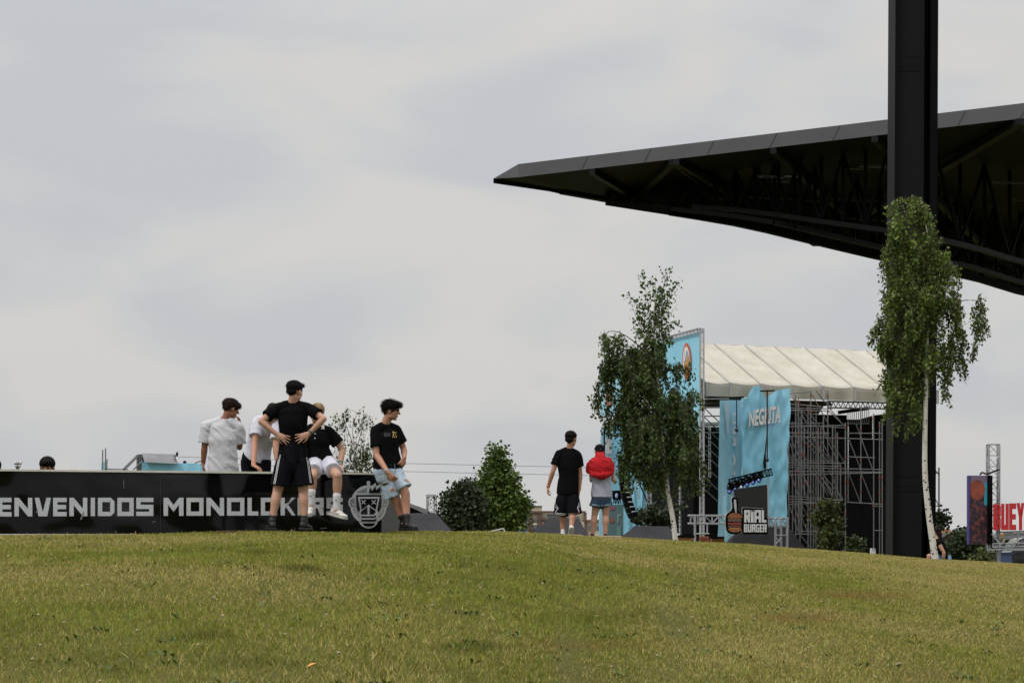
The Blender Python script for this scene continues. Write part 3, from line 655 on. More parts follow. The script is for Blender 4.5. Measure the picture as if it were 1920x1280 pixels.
def lattice(a,b,w,n,parent,nm='truss',r=.035,up=V3(0,0,1),m=None):
    """square truss between two points"""
    d=(b-a).normalized(); s1=d.cross(up if abs(d.dot(up))<.9 else V3(1,0,0)).normalized()*w/2; s2=d.cross(s1).normalized()*w/2
    cs=[s1+s2,s1-s2,-s1-s2,-s1+s2]; mb=MB()
    for c in cs: mb.tube([a+c,b+c],r,n=5,cap=False)
    mb.obj('chord',m or M['alu'],parent); mb=MB()
    for i in range(n):
        p=lerp(a,b,i/n); q=lerp(a,b,(i+1)/n)
        for k in range(4):
            c,e=cs[k],cs[(k+1)%4]
            if (i+k)%2: c,e=e,c
            mb.tube([p+c,q+e],r*.38,n=4,cap=False)
            if i==0: mb.tube([p+cs[k],p+cs[(k+1)%4]],r*.6,n=4,cap=False)
            mb.tube([q+cs[k],q+cs[(k+1)%4]],r*.35,n=4,cap=False)
    mb.obj('lacing',m or M['alu'],parent)
t1=on_plane(fa,fb,1316,617); lattice(t1,on_plane(fa,fb,1316,1045),.2,44,fban)
lattice(on_plane(fa,fb,1314,619,.0),on_plane(fa,fb,1236,639.5),.22,24,fban,r=.03)
# far wing banner with the same logo
ga,gb=V3((1170-960)/F*163,163,0),V3((1122-960)/F*168,168,0)
g2=empty('front_banner',lerp(ga,gb,.5)+V3(0,0,5),'far pale blue front banner with the round logo, showing left of the left birch','banner')
tl,tr,br,bl=[on_plane(ga,gb,*q) for q in ((1125,690),(1172,684),(1172,776),(1126,782))]
cloth(tl,tr,br,bl,'cloth',M['cyan2'],amp=.03,seed=3,parent=g2,nx=8,ny=16); logo((ga,gb),g2,1143,735,.8)
rod('bottom_rail',on_plane(ga,gb,1126,783,.1),on_plane(ga,gb,1186,773,.1),.07,g2)
tw=empty('wing_tower',P(1145,1045,160),'blue and white clad stage wing tower standing behind the girl in red','tower')
for nm,q,m in (('cladding',((1149,786),(1200,782),(1200,1045),(1147,1045)),M['cyan']),('white_cladding',((1131,792),(1149,790),(1149,802),(1131,804)),M['white']),('cladding',((1127,804),(1149,802),(1147,1045),(1122,1045)),M['cyan2'])):
    mb=MB(); mb.poly([P(x,y,160) for x,y in q],thick=V3(0,.4,0)); mb.obj(nm,m,tw)
mb=MB(); mb.poly([P(x,y,159.8) for x,y in ((1133,822),(1147,822),(1147,850),(1133,850))]); mb.obj('faded_print',mat('washed_print',(.5,.55,.62),.7),tw)
for a_,b_ in (((1133,800),(1133,890)),((1141,795),(1141,822)),((1133,812),(1145,812))): mb=MB(); mb.bar(P(*a_,159.5),P(*b_,159.5),.1); mb.obj('black_pole',M['blackd'],tw)
for a_,b_ in (((1186,873),(1213,940)),): mb=MB(); mb.bar(P(*a_,140),P(*b_,140),.07); mb.obj('stay_cable',M['blackd'],tw)
hb=empty('hanging_banner',P(1205,1000,152),'plain blue cloth hanging beside the curved speaker array','banner')
cloth(P(1180,850,152),P(1216,846,152),P(1213,1045,152),P(1180,1045,152),'cloth',M['cyan'],amp=.15,seed=12,parent=hb)
sl=empty('slim_truss',P(1217,1045,150),'slim bright truss at the right edge of the plain blue hanging cloth','truss'); lattice(P(1217,835,150),P(1217,1045,150),.25,30,sl)
# teal LED screen by the girl
ts=empty('video_screen',P(1155,1045,100),'greyish teal stage screen with faint coloured print, standing right behind the girl in red','screen')
MB().poly([P(1140,946,100),P(1169,945,100),P(1169,1045,100),P(1138,1045,100)],thick=V3(0,.3,0)).obj('panel',M['teal'],ts)
for q,m in ((((1144,950),(1152,949),(1152,955),(1144,956)),(.3,.06,.12)),(((1143,975),(1148,968),(1152,977),(1144,980)),(.28,.09,.07)),(((1157,963),(1164,963),(1164,967),(1160,967),(1160,980),(1157,980)),(.2,.3,.3)),(((1156,986),(1164,986),(1164,1004),(1156,1004)),(.12,.24,.24))):
    MB().poly([P(x,y,99.97) for x,y in q]).obj('print',mat('screen_print',m,.6),ts)
lr=empty('light_row',P(1155,1000,104),'row of blue stage lights right of the girl in red, above the teal screen','stage light')
MB().bar(P(1148,924,104),P(1166,923,104),.25,.2).obj('rail',M['blackd'],lr)
for i,x in enumerate((1152,1157,1162)):
    mb=MB(); mb.ell(P(x,931,104),(.09,.09,.14)); mb.bar(P(x-1,936,104),P(x-2,944,104),.04); mb.bar(P(x+1,936,104),P(x+2,944,104),.04); mb.obj('lamp',M['blackd'],lr,smooth=True)
MB().ell(P(1156,929,103.8),(.06,.03,.1)).obj('lens',mat('lit_lens',(.4,.45,.9),.2),lr)
# line array speaker
ar=empty('speaker_array',P(1178,1000,92),'tall curved black speaker array hanging beside the left birch trunk','speaker')
N=12; pts=[]
for i in range(N+1):
    k=i/N; y=858+k*112; x=1167+4*k+17*k**3.0; pts.append((x,y))
for i in range(N):
    (x0,y0),(x1,y1)=pts[i],pts[i+1]; w0=11+1.2*i/N; a=math.atan2(x1-x0,y1-y0); c,s_=math.cos(a),math.sin(a)
    q=[(x0-w0*.62*c,y0+w0*.62*s_*.6),(x0+w0*c*.85,y0-w0*s_*.55),(x1+w0*c*.85,y1-w0*s_*.55-.6),(x1-w0*.62*c,y1+w0*s_*.62*.6-.3)]
    MB().poly([P(x,y,92) for x,y in q],thick=V3(0,1.0,0)).obj('cabinet',M['black'],ar)
    x,y=q[1]; MB().bar(P(x-9,y+.6,91.97),P(x,y,91.97),.04,.04).obj('rigging_bracket',M['alu'],ar)
MB().bar(P(1187,872,91.6),P(1198,935,91.6),.05).obj('rigging_cable',M['alu'],ar); MB().bar(P(1160,856,92.4),P(1185,852,92.4),.3,.1).obj('bumper',M['blackd'],ar)
# hoist cables and the light truss over the LED screen
for (x,y0,y1,lab) in ((1438.5,733,862,'long black hoist chain in front of the slanted lettering banner, ending in a ball hook'),(1381,745,806,'short black hoist chain in front of the narrow pale blue banner')):
    h_=empty('chain_hoist',P(x,y1,128),lab,'hoist')
    MB().bar(P(x,y0,128),P(x,y1,128),.055 if x<1400 else .07).obj('chain',M['rubber'],h_); b=MB().ell(P(x,y1,128),(.09,.09,.1)).obj('hook_block',M['rubber'],h_,smooth=True)
    MB().bar(P(x-13,y0,128),P(x+14,y0-1,128),.07,.07).obj('beam',M['blackd'],h_)
    pts=[P(x-.5,y1+1,128),P(x,lerp(y1,885,.5),128),P(x+(0 if x>1400 else -2),893,128)]; MB().tube(pts,.015,n=4).obj('sling',M['wire'],h_)
lt=empty('lighting_truss',P(1405,900,122),'dark lighting truss slung in front of the blue banners above the black screen','truss')
lattice(P(1368,904,122),P(1447,884,122),.3,14,lt,m=M['black'])
for i,x in enumerate((1369,1380,1391,1402,1413,1424)):
    y=909-i*4.2; hd=empty('moving_head_light',P(x,y+10,121.6),['leftmost small black moving head light under the dark truss','second black moving head light from the left under the dark truss','third black stage light from the left with the bright blue white lens','fourth black moving head light from the left under the dark truss','fifth black moving head light from the left under the dark truss','rightmost black moving head light under the dark truss'][i],'stage light','stage lights under the dark truss')
    c=P(x,y,121.6); mb=MB(); mb.box(c+V3(-.12,-.12,.0),c+V3(.12,.12,.12)); mb.bar(c+V3(-.14,0,0),c+V3(-.14,0,-.22),.04); mb.bar(c+V3(.14,0,0),c+V3(.14,0,-.22),.04); mb.obj('yoke',M['blackd'],hd)
    mb=MB(); mb.tube([c+V3(.02,.08,-.12),c+V3(-.04,-.1,-.34)],[.13,.10],n=12); mb.obj('head',M['black'],hd,smooth=True)
    MB().ell(c+V3(-.05,-.17,-.33),(.07,.04,.08)).obj('lens',mat('bright_lens',(.6,.65,.95),.1) if i==2 else M['lens'],hd,smooth=True)
# LED screen and its dark skirt tent
ls=empty('led_screen',P(1407,1040,110),'plain dark grey stage screen behind the burger sign','screen')
MB().poly([P(1376,917,110),P(1438,908,110),P(1440,1045,110),P(1377,1045,110)],thick=V3(.1,.4,0)).obj('panel',M['screen'],ls)
mb=MB()
for i in range(15): 
    p=P(1440.3,914+i*3.7,109.95); mb.box(p+V3(-.025,-.02,-.02),p+V3(.025,.02,.02))
mb.obj('edge_latch',M['letter'],ls); MB().bar(P(1439.5,908,109.97),P(1441,1000,109.97),.02,.02).obj('edge_strip',M['white'],ls)
# ================================================================= tents
def tent(name,label,D,ridge,basepx,m,depth=5,sag=.25,group=None,cat='tent',valance=None):
    """peaked tent canopy: ridge (list of px,py), base left/right px,py; real depth, slopes sag"""
    t=empty(name,P((basepx[0][0]+basepx[1][0])/2,basepx[0][1],D),label,cat,group)
    r0=P(*ridge[0],D+depth/2); r1=P(*ridge[-1],D+depth/2); bl=P(*basepx[0],D); br=P(*basepx[1],D); z=min(bl.z,br.z)-.6
    # extend the slopes down below the brow of the hill
    def ext(r,b): k=.6/max(.2,r.z-b.z); return V3(b.x+(b.x-r.x)*k,b.y,b.z-.6)
    c=[ext(r0,bl),ext(r1,br)]; c+= [V3(c[1].x,D+depth,c[1].z),V3(c[0].x,D+depth,c[0].z)]
    def face(a,b,ra,rb,nm):
        n,mm=12,10; vs=[]
        for j in range(mm+1):
            v=j/mm
            for i in range(n+1):
                u=i/n; p=lerp(lerp(ra,rb,u),lerp(a,b,u),v); s_=math.sin(math.pi*v); w=math.sin(math.pi*u)
                vs.append(V3(p.x,p.y,p.z-sag*s_*(.55+.45*w)+.03*noise.noise(V3(u*6,v*5,D))))
        fs=[(j*(n+1)+i,j*(n+1)+i+1,(j+1)*(n+1)+i+1,(j+1)*(n+1)+i) for j in range(mm) for i in range(n)]
        MB().add(vs,fs).obj(nm,m,t,smooth=True)
    face(c[0],c[1],r0,r1,'canopy'); face(c[1],c[2],r1,r1,'side_panel'); face(c[2],c[3],r1,r0,'canopy'); face(c[3],c[0],r0,r0,'side_panel')
    for p in c: MB().bar(p,V3(p.x,p.y,-.7),.06).obj('tent_pole',M['alu'],t)
    return t
gt='charcoal tents behind the hill'
tent('tent','wide charcoal tent just right of the leaning boy and his black shoes',55,[(735,961),(818,962)],[(700,990),(853,999)],M['tent'],5,.12,gt)
tent('tent','small peaked charcoal tent under the pair of leafy trees',70,[(946,970),(950,970)],[(905,998),(985,1003)],M['tent'],4,.12,gt)
tent('tent','charcoal tent behind the legs of the walking boy in striped shorts',66,[(1030,971),(1086,972)],[(982,1003),(1110,1006)],M['tent'],4,.12,gt)
tent('tent','charcoal tent between the girl in red and the left birch trunk',66,[(1190,985),(1254,986)],[(1158,1012),(1285,1016)],M['tent'],4,.12,gt)
tent('tent','charcoal tent sloping down below the burger sign and black screen',100,[(1392,983),(1478,986)],[(1355,1026),(1530,1032)],M['tent'],5,.35,gt)
tent('blue_tent','blue tent roof poking out between the two charcoal tents by the leafy trees',75,[(966,980),(968,980)],[(940,1010),(1002,1001)],M['btent'],4,.1,'blue tents'); 
tent('blue_tent','blue tent corner on the grass brow right of the seated person',80,[(1782,1040),(1783,1040)],[(1765,1054),(1800,1052)],mat('light_blue_tent',(.12,.18,.3),.7),4,.05,'blue tents')
tent('white_tent','small white tent corner behind the left birch trunk',72,[(1255,991),(1256,991)],[(1240,1010),(1292,1008)],mat('white_tent_fabric',(.55,.56,.62),.7),3,.05)
bg_=empty('folded_shade',P(930,1000,50),'black and white edged folded shade lying on the brow under the small peaked tent','shade')
MB().poly([P(908,999,50),P(944,990,50),P(948,1003,50)],thick=V3(0,.3,0)).obj('cloth',M['tent'],bg_); MB().bar(P(908,998,49.95),P(944,990,49.95),.02).obj('piping',M['white'],bg_); MB().bar(P(912,1001,49.95),P(938,995,49.95),.012).obj('piping',M['white'],bg_); MB().bar(P(944,990,49.95),P(949,1002,49.95),.02).obj('piping',M['white'],bg_)
# low stage roof and truss tower left
lb=empty('low_stage_roof',P(770,1000,90),'low dark roof with a grey edge beside the truss tower, behind the wide charcoal tent','roof')
MB().poly([P(700,925,90),P(771,948,90),P(801,957,90),P(801,975,90),P(700,975,90)],thick=V3(0,4,0)).obj('roof_body',M['clad'],lb)
MB().poly([P(700,922,89.9),P(771,944,89.9),P(802,955,89.9),P(802,962,89.9),P(795,962,89.9),P(771,951,89.9),P(700,930,89.9)],thick=V3(0,.1,0)).obj('edge_beam',M['steel'],lb)
MB().bar(P(757,955,89.9),P(757,1010,89.9),.12).obj('post',M['steel'],lb)
tt=empty('truss_tower',P(808,1010,95),'lone truss tower with a flat head plate left of the two leafy trees','truss')
lattice(P(808,929,95),P(808,1015,95),.26,6,tt); MB().box(P(799,931,94.8),P(818,927,95.4)).obj('head_plate',M['alu'],tt)
for x in (800,818): MB().bar(P(x,930,95),P(x+(2 if x>810 else 0),1012,95),.03).obj('guy_wire',M['wire'],tt)
# power cables
for (pts,lab) in ((((334,856),(620,864),(745,868),(1110,876),(1300,880)),'upper thin overhead cable crossing the sky behind the group'),(((440,870),(620,877),(745,883),(1110,891),(1300,895)),'lower thin overhead cable crossing the sky behind the group')):
    tag(MB().tube([P(x,y,300) for x,y in pts],.035,n=5,sub=6).obj('overhead_cable',M['wire'],None,origin=P(700,868,300)),lab,'cable','overhead cables')
# ================================================================= far buildings
def building(name,label,D,rects,base,depth=12):
    """rects: (part name, material, x0,y0,x1,y1, offset towards the camera)"""
    t=empty(name,P(base[0],1030,D),label,'building')
    for r in rects:
        nm,m,x0,y0,x1,y1,off=r[:7]; dp=depth if off==0 else .25
        a=P(x0,y1,D); b=P(x1,y0,D); b2=V3(b.x,0,b.z)
        k=(x0-960)/F; MB().box((a.x,D-off,a.z),(b.x,D-off+dp,b.z)).obj(nm,m,t)
    return t
D=400; rr=[('wall',M['cream'],978,958,1096,1036,0),('stair_tower',M['cream'],992,949,1016,958.2,.3),('tower_coping',M['rooft'],991,947.8,1017,949,.5),('roof_band',M['brick'],976,957.5,1098,961.5,.6),('roof_band',M['brick'],1012,972,1050,975,.6)]
for x0,x1 in ((992,998),(1008,1016),(1048,1054),(1094,1100)): rr.append(('brick_pilaster',M['brick'],x0,960.5,x1,1036,.5))
for x0,x1,y0,y1 in ((985,991,967,992),(999,1007,972,979),(999,1007,985,992),(1017,1024,970,977),(1026,1046,963,970),(1017,1024,985,992),(1030,1046,985,992),(1058,1064,968,976),(1068,1074,968,976),(1080,1086,968,976),(1060,1066,985,993),(1080,1086,985,993)):
    rr.append(('window',M['glass'],x0,y0,x1,y1,.3))
for x0,x1,y0,y1 in ((999,1007,980,984),(1017,1024,978.5,984),(1026,1046,971.5,972)): rr.append(('sill_panel',mat('pale_panel',(.6,.55,.45),.8),x0,y0,x1,y1,.35))
b_=building('apartment_block','cream apartment block with brown brick pilasters behind the walking boy',D,rr,(1036,))
bx=P(1007,985,D-.7)
rr=[('wall',M['cream'],1094,976,1160,1036,0),('roof_band',M['brick'],1092,974,1162,977.5,.4),('brick_pilaster',M['brick'],1096,977,1101,1036,.3)]
for x in (1104,1112,1119,1126): rr.append(('window',M['glass'],x,985,x+5,993,.15))
building('apartment_block','lower cream apartment block with a brown roof band seen between the walking pair',D-10,rr,(1120,))
# right: houses behind the trees
D=300; hs=empty('house',P(1790,1035,D),'cream house with a brown tiled roof and two clay chimneys, right of the seated person','house')
MB().box((P(1758,0,D).x,D,P(0,1045,D).z),(P(1830,0,D).x,D+14,P(0,1008,D).z)).obj('wall',M['cream'],hs)
MB().poly([P(1757,1013,D-.4),P(1765,1010,D-.4),P(1784,999,D-.4),P(1800,994,D-.4),P(1830,994,D-.4),P(1830,1013,D-.4)],thick=V3(0,15,0)).obj('roof',M['rooft'],hs)
MB().poly([P(1755,1012,D-.8),P(1755,1000,D-.8),P(1782,998,D-.8),P(1765,1009,D-.8)],thick=V3(0,3,0)).obj('side_roof',M['roofg'],hs)
for x in (1768,1777): c=MB(); c.box(P(x-2.5,1000,D-.5),P(x+2.5,991,D+.5)); c.obj('chimney',M['clay'],hs); MB().box(P(x-1.4,991,D-.3),P(x+1.4,989,D+.3)).obj('chimney_pot',M['brick'],hs)
D=280; h2=empty('warehouse',P(1900,1030,D),'long low building with a grey roof behind the red letters','building')
MB().box((P(1868,0,D).x,D,P(0,1045,D).z),(P(2050,0,D).x,D+14,P(0,1011,D).z)).obj('wall',mat('grey_pink_wall',(.25,.2,.19),.8),h2)
MB().poly([P(1866,1011,D-.5),P(1872,1001,D-.5),P(1890,998,D-.5),P(2050,998,D-.5),P(2050,1011,D-.5)],thick=V3(0,10,0)).obj('roof',M['roofg'],h2)
# ================================================================= right: printed banner, truss tower, red letters, dark vehicle
D=85; tr_=empty('truss_tower',P(1862,1055,D),'tall four-legged truss tower carrying the printed festival banner','truss')
lattice(P(1862,833,D),P(1862,1060,D),.36,11,tr_,r=.035)
pb=empty('printed_banner',P(1838,1040,D-.4),'tall printed crowd picture banner in dark red and blue on the right truss tower','banner')
def crowd_mat():
    m=bpy.data.materials.new('crowd_print'); m.use_nodes=True; t=m.node_tree; b=t.nodes['Principled BSDF']; b.inputs['Roughness'].default_value=.35
    tc=t.nodes.new('ShaderNodeTexCoord'); n=t.nodes.new('ShaderNodeTexNoise'); n.inputs['Scale'].default_value=7; n.inputs['Detail'].default_value=6
    t.links.new(tc.outputs['Object'],n.inputs[0]); r=t.nodes.new('ShaderNodeValToRGB'); e=r.color_ramp.elements
    e[0].position=.42; e[0].color=(.015,.013,.022,1); e[1].position=.78; e[1].color=(.45,.28,.22,1)
    for p,c in ((.52,(.03,.02,.03,1)),(.58,(.22,.04,.03,1)),(.63,(.05,.035,.05,1))): q=e.new(p); q.color=c
    t.links.new(n.outputs[0],r.inputs[0]); t.links.new(r.outputs[0],b.inputs['Base Color']); return m
x0,x1=P(1818,0,D-.4).x,P(1857,0,D-.4).x; z1,z0=P(0,891,D-.4).z,P(0,1020,D-.4).z
MB().box((x0,D-.4,z0),(x1,D-.15,z1)).obj('panel',crowd_mat(),pb)
yy=D-.405
def pp(px,py,o=0): return P(px,py,yy-o)
MB().poly([pp(1818,919,0),pp(1857,930,0),pp(1857,891,0),pp(1818,891,0)]).obj('print',mat('print_dusk',(.16,.13,.2),.4,var=.3,vscale=2),pb)
MB().poly([pp(1846,905,.004),pp(1857,900,.004),pp(1857,948,.004),pp(1845,946,.004)]).obj('print',mat('print_cyan',(.02,.3,.4),.4),pb)
MB().poly([pp(1832+15*math.cos(R(a)) if 1832+15*math.cos(R(a))>1818.5 else 1818.5,918+19*math.sin(R(a)),.008) for a in range(0,360,15)]).obj('print',mat('print_balloon',(.26,.06,.03),.4,var=.35,vscale=4),pb)
MB().box((x1-.11,D-.47,z0),(x1+.06,D-.12,z1)).obj('edge_frame',M['blackd'],pb); MB().box((x0-.05,D-.45,z0),(x0+.002,D-.14,z1)).obj('edge_frame',mat('violet_edge',(.05,.04,.2),.5),pb)
MB().tube([P(1838,889,D-.3),P(1842,885,D-.3),P(1848,888,D-.3),P(1857,886,D-.3),P(1873,880,D-.3)],.03,n=6,sub=4).obj('cable',M['rubber'],pb)
gn=empty('sign_gantry',P(1890,1055,84),'low silver truss frame under the red letters at the right edge','truss')
lattice(P(1872,1002,84),P(1960,999,84),.18,7,gn,r=.025); lattice(P(1862,1022,84),P(1960,1020,84),.12,7,gn,r=.025); 
for a_,b_ in (((1860,1000),(1875,1020)),((1872,1025),(1885,1010)),((1907,995),(1909,1020)),((1851,1030),(1960,1027))): MB().bar(P(*a_,83.8),P(*b_,83.8),.045).obj('brace',M['alu'],gn)
rl=empty('red_letter_sign',P(1895,995,84),'large glossy red raised letters standing on the low silver frame at the right edge','sign')
x=1862
for i,(ch,w) in enumerate((('B',14.5),('U',14.5),('E',13.5),('Y',15),('E',14),('S',14))):
    mb=MB()
    for pl in glyph(ch,w/50,.125,.2): mb.poly([P(x+u*50,lerp(993,944.5-(x-1862)*.05,v),83.6) for u,v in pl],thick=V3(.18,.9,0))
    o=mb.obj('letter',M['red3d'],rl); x+=w+.5
vh=empty('parked_vehicle',P(1905,1057,92),'dark parked vehicle cut off by the right edge, under the red letters','vehicle')
def carbody():
    pr=[(1893,1052),(1893,1036),(1898,1032),(1902,1023),(1912,1011),(1925,1006),(1985,1006),(2000,1024),(2010,1035),(2010,1052)]
    MB().poly([P(a,b,92) for a,b in pr],thick=V3(0,1.8,0)).obj('body',M['vehicle'],vh)
    MB().poly([P(a,b,91.98) for a,b in ((1904,1025),(1913,1013),(1922,1009),(1940,1009),(1940,1025))]).obj('side_window',M['glass'],vh)
    MB().bar(P(1894,1030,91.95),P(2005,1029,91.95),.08).obj('trim_strip',M['alu'],vh)
    for x in (1914,1990): 
        w=MB().tube([P(x,1052,91.9),P(x,1052,91.9)+V3(0,.25,0)],.33,n=18).obj('wheel',M['rubber'],vh); MB().tube([P(x,1052,91.87),P(x,1052,91.87)+V3(0,.05,0)],.18,n=12).obj('rim',M['alu'],w)
carbody()
wb=empty('water_barrel',P(1886,1055,90),'blue container beside the dark vehicle under the red letters','container')
MB().box(P(1876,1060,90),P(1889,1036,90.8)).obj('body',mat('blue_plastic',(.06,.1,.2),.5),wb); MB().box(P(1875.5,1037,89.95),P(1889.5,1034.8,90.85)).obj('lid',mat('blue_plastic_lid',(.05,.08,.16),.5),wb)
yl=empty('yellow_lamp',P(1879,1010,88),'small yellow orange lamp under the first red letter','lamp'); MB().ell(P(1879,1004,88),(.08,.08,.09)).obj('shade',M['yel'],yl,smooth=True); MB().bar(P(1879,1006,88),P(1882,1012,88),.06).obj('bracket',M['yel'],yl)
MB().bar(P(1878,999,88),P(1878,1004,88),.03).obj('hanger',M['alu'],yl)
# ================================================================= burger sign on its gantry
D=95; ga_=empty('sign_gantry',P(1380,1040,D),'silver truss gantry carrying the burger sign, left of the stage scaffolding','truss')
def ladder(x0,x1,y0,y1,n,xt=0):
    for y in (y0,y1): MB().tube([P(x0,y,D+.2),P(x1,y+.5,D+.2)],.04,n=6).obj('chord',M['alu'],ga_)
    for i in range(n+1): x=lerp(x0+4,x1-2,i/n); MB().tube([P(x,y0,D+.2),P(x,y1,D+.2)],.03,n=5).obj('rung',M['alu'],ga_)
    for i in range(n): 
        a,b=lerp(x0+4,x1-2,i/n),lerp(x0+4,x1-2,(i+1)/n)
        if i%2==0 : MB().tube([P(a,y0,D+.2),P(b,y1,D+.2)],.025,n=5).obj('brace',M['alu'],ga_)
        else: MB().tube([P(a,y1,D+.2),P(b,y0,D+.2)],.025,n=5).obj('brace',M['alu'],ga_)
ladder(1291,1364,966,981,5); ladder(1438,1478,971,986,3)
MB().tube([P(1303,966,D+.1),P(1303,1045,D+.1)],.045,n=6).obj('leg',M['alu'],ga_)
for y in (1000,): MB().tube([P(1303,y,D+.1),P(1329,y,D+.1)],.03,n=5).obj('rung',M['alu'],ga_)
for x in (1314,1326): MB().tube([P(x,981,D+.1),P(x,1000,D+.1)],.03,n=5).obj('rung',M['alu'],ga_)
for x in (1454,1464.5,1476): MB().tube([P(x,972,D+.1),P(x,1045,D+.1)],.045,n=6).obj('leg',M['alu'],ga_)
for a_,b_ in (((1454,1003),(1476,1003)),((1456,1008),(1464,1018)),((1464,1008),(1456,1018)),((1454,988),(1464,990))): MB().tube([P(*a_,D),P(*b_,D)],.022,n=5).obj('brace',M['alu'],ga_)
sg=empty('burger_sign',P(1400,1001,D),'black cut-out sign with a burger picture and white block lettering on the silver gantry','sign')
def plate(pts,nm,m,off,th=.12): MB().poly([P(x,y,D-off) for x,y in pts],thick=V3(0,th,0)).obj(nm,m,sg)
def sm(pts,k=4):
    o=[]; n=len(pts)
    for i in range(n):
        p0,p1,p2,p3=[Vector((*pts[(i+j-1)%n],0)) for j in range(4)]
        for q in range(k):
            t=q/k; v=.5*((2*p1)+(p2-p0)*t+(2*p0-5*p1+4*p2-p3)*t*t+(3*p1-p0-3*p2+p3)*t**3); o.append((v.x,v.y))
    return o
bo=sm([(1375,931),(1381,932),(1384,937),(1383.5,955),(1388,960),(1392,968),(1393,982),(1391,994),(1385,999),(1376,1001),(1367,999),(1362,992),(1360.5,978),(1362,965),(1368,959),(1372,955),(1373,946),(1372,936)])
plate([(x-1.2,y-.6) for x,y in bo],'white_edge',M['white'],.02,.1); plate(bo,'burger_board',M['blackd'],.14)
plate([(1376,936),(1380,936),(1381,950),(1381,964),(1379.5,966),(1378.3,956),(1376.5,950)],'knife_print',M['letter'],.155,.01)
plate(sm([(1366,970),(1367,965),(1372,961.5),(1383,961.5),(1389,965),(1391,970)]),'bun_print',mat('bun',(.30,.10,.035),.5),.155,.01)
plate([(1365,971),(1390,971),(1390,978),(1388,976.5),(1385,979),(1381,977),(1377,978.5),(1372,976.5),(1368,978.5),(1365,976)],'lettuce_print',mat('filling',(.10,.09,.05),.6,col2=(.2,.07,.06),vscale=6),.158,.01)
plate([(1365,979.5),(1390,979.5),(1390,982.5),(1365,982.5)],'tomato_print',mat('tomato',(.28,.06,.04),.5),.158,.01)
plate([(1366,983.5),(1389,983.5),(1390,989),(1365,989)],'patty_print',mat('patty',(.16,.05,.035),.6,var=.4,vscale=8),.155,.01); plate([(1367,989.2),(1388,989.2),(1387,990.3),(1368,990.3)],'cheese_print',mat('cheese',(.5,.3,.12),.5),.16,.01)
plate(sm([(1366,991),(1390,991),(1388,995),(1380,997),(1372,996.5),(1367,994)]),'bun_print',mat('bun2',(.30,.11,.035),.5),.155,.01)
wo=[(1392,953),(1394,951),(1432,953),(1434,955),(1434.5,968),(1438,969),(1440,972),(1440,999),(1438,1001),(1394,1001),(1392,999)]
plate([(x-.9,y-.5) for x,y in wo],'white_edge',M['white'],.03,.1); plate(wo,'word_board',M['blackd'],.145)
def word(txt,x0,x1,y0,y1,widths,gap,tx,ty,m,nm):
    tot=sum(widths)+gap*(len(txt)-1); k=(x1-x0)/tot; x=x0
    mb=MB()
    for ch,w in zip(txt,widths):
        for pl in glyph(ch,w,tx,ty): mb.poly([P(x+u*k,lerp(y1,y0,v),D-.16) for u,v in pl],thick=V3(0,.012,0))
        x+=(w+gap)*k
    mb.obj(nm,m,sg)
word('RIAL',1395.5,1437,955.5,979,[.62,.3,.72,.5],.07,.24,.2,M['white'],'lettering')
word('BURGER',1395,1437.5,982,997,[1,1,1,1,.85,1],.12,.36,.2,M['white'],'lettering')
MB().poly([P(x,y,D-.16) for x,y in ((1409,955.5),(1416,955.5),(1416,958.5),(1409,958.5))],thick=V3(0,.011,0)).obj('lettering',M['white'],sg)
# orange food counters
oc=empty('food_counter',P(1268,1030,70),'long low orange wooden counter behind the left birch trunk','counter')
MB().poly([P(1233,1011,70),P(1237,1005,70),P(1301,1006,70),P(1301,1024,70),P(1229,1024,70)],thick=V3(0,1,0)).obj('counter_top',M['orange'],oc); MB().bar(P(1231,1004,69.9),P(1302,1005.5,69.9),.05,.08).obj('edge_rail',M['blackd'],oc)
o2=empty('food_counter',P(1348,1030,92),'small orange counter end below the burger sign','counter')
MB().poly([P(1334,1009,92),P(1357,1008,92),P(1360,1018,92),P(1334,1018,92)],thick=V3(0,1,0)).obj('counter_top',M['orange'],o2); MB().bar(P(1333,1008,91.9),P(1358,1007.5,91.9),.06,.1).obj('edge_rail',M['blackd'],o2)
MB().box(P(1334,1040,91.8),P(1360,1017,92.9)).obj('base',M['brown'],o2)
o3=empty('menu_board',P(1319,1030,90),'small orange menu board standing between the two orange counters','sign')
MB().box(P(1311,1024,90),P(1328,1005,90.2)).obj('board',M['orsign'],o3); 
for y in (1007.5,1010.5,1013.5): MB().box(P(1313,y+.6,89.97),P(1326,y,89.99)).obj('faded_line',mat('faded_line',(.12,.04,.02),.6),o3)
MB().box(P(1309.5,1040,90.02),P(1311,1004,90.25)).obj('frame_post',M['blackd'],o3); MB().box(P(1328,1040,90.02),P(1330,1004,90.25)).obj('frame_post',M['blackd'],o3)
MB().box(P(1279,1040,110),P(1310,1000,110.3)).obj('back_panel',M['blackd'],oc)
pw=empty('white_box',P(1637,1040,118),'small white box at the foot of the scaffolding beside the black column','box')
MB().box(P(1633,1045,118),P(1640,1028,118.3)).obj('body',M['white'],pw); MB().box(P(1634.5,1029,117.97),P(1638.5,1027,118.32)).obj('lid',M['letter'],pw)
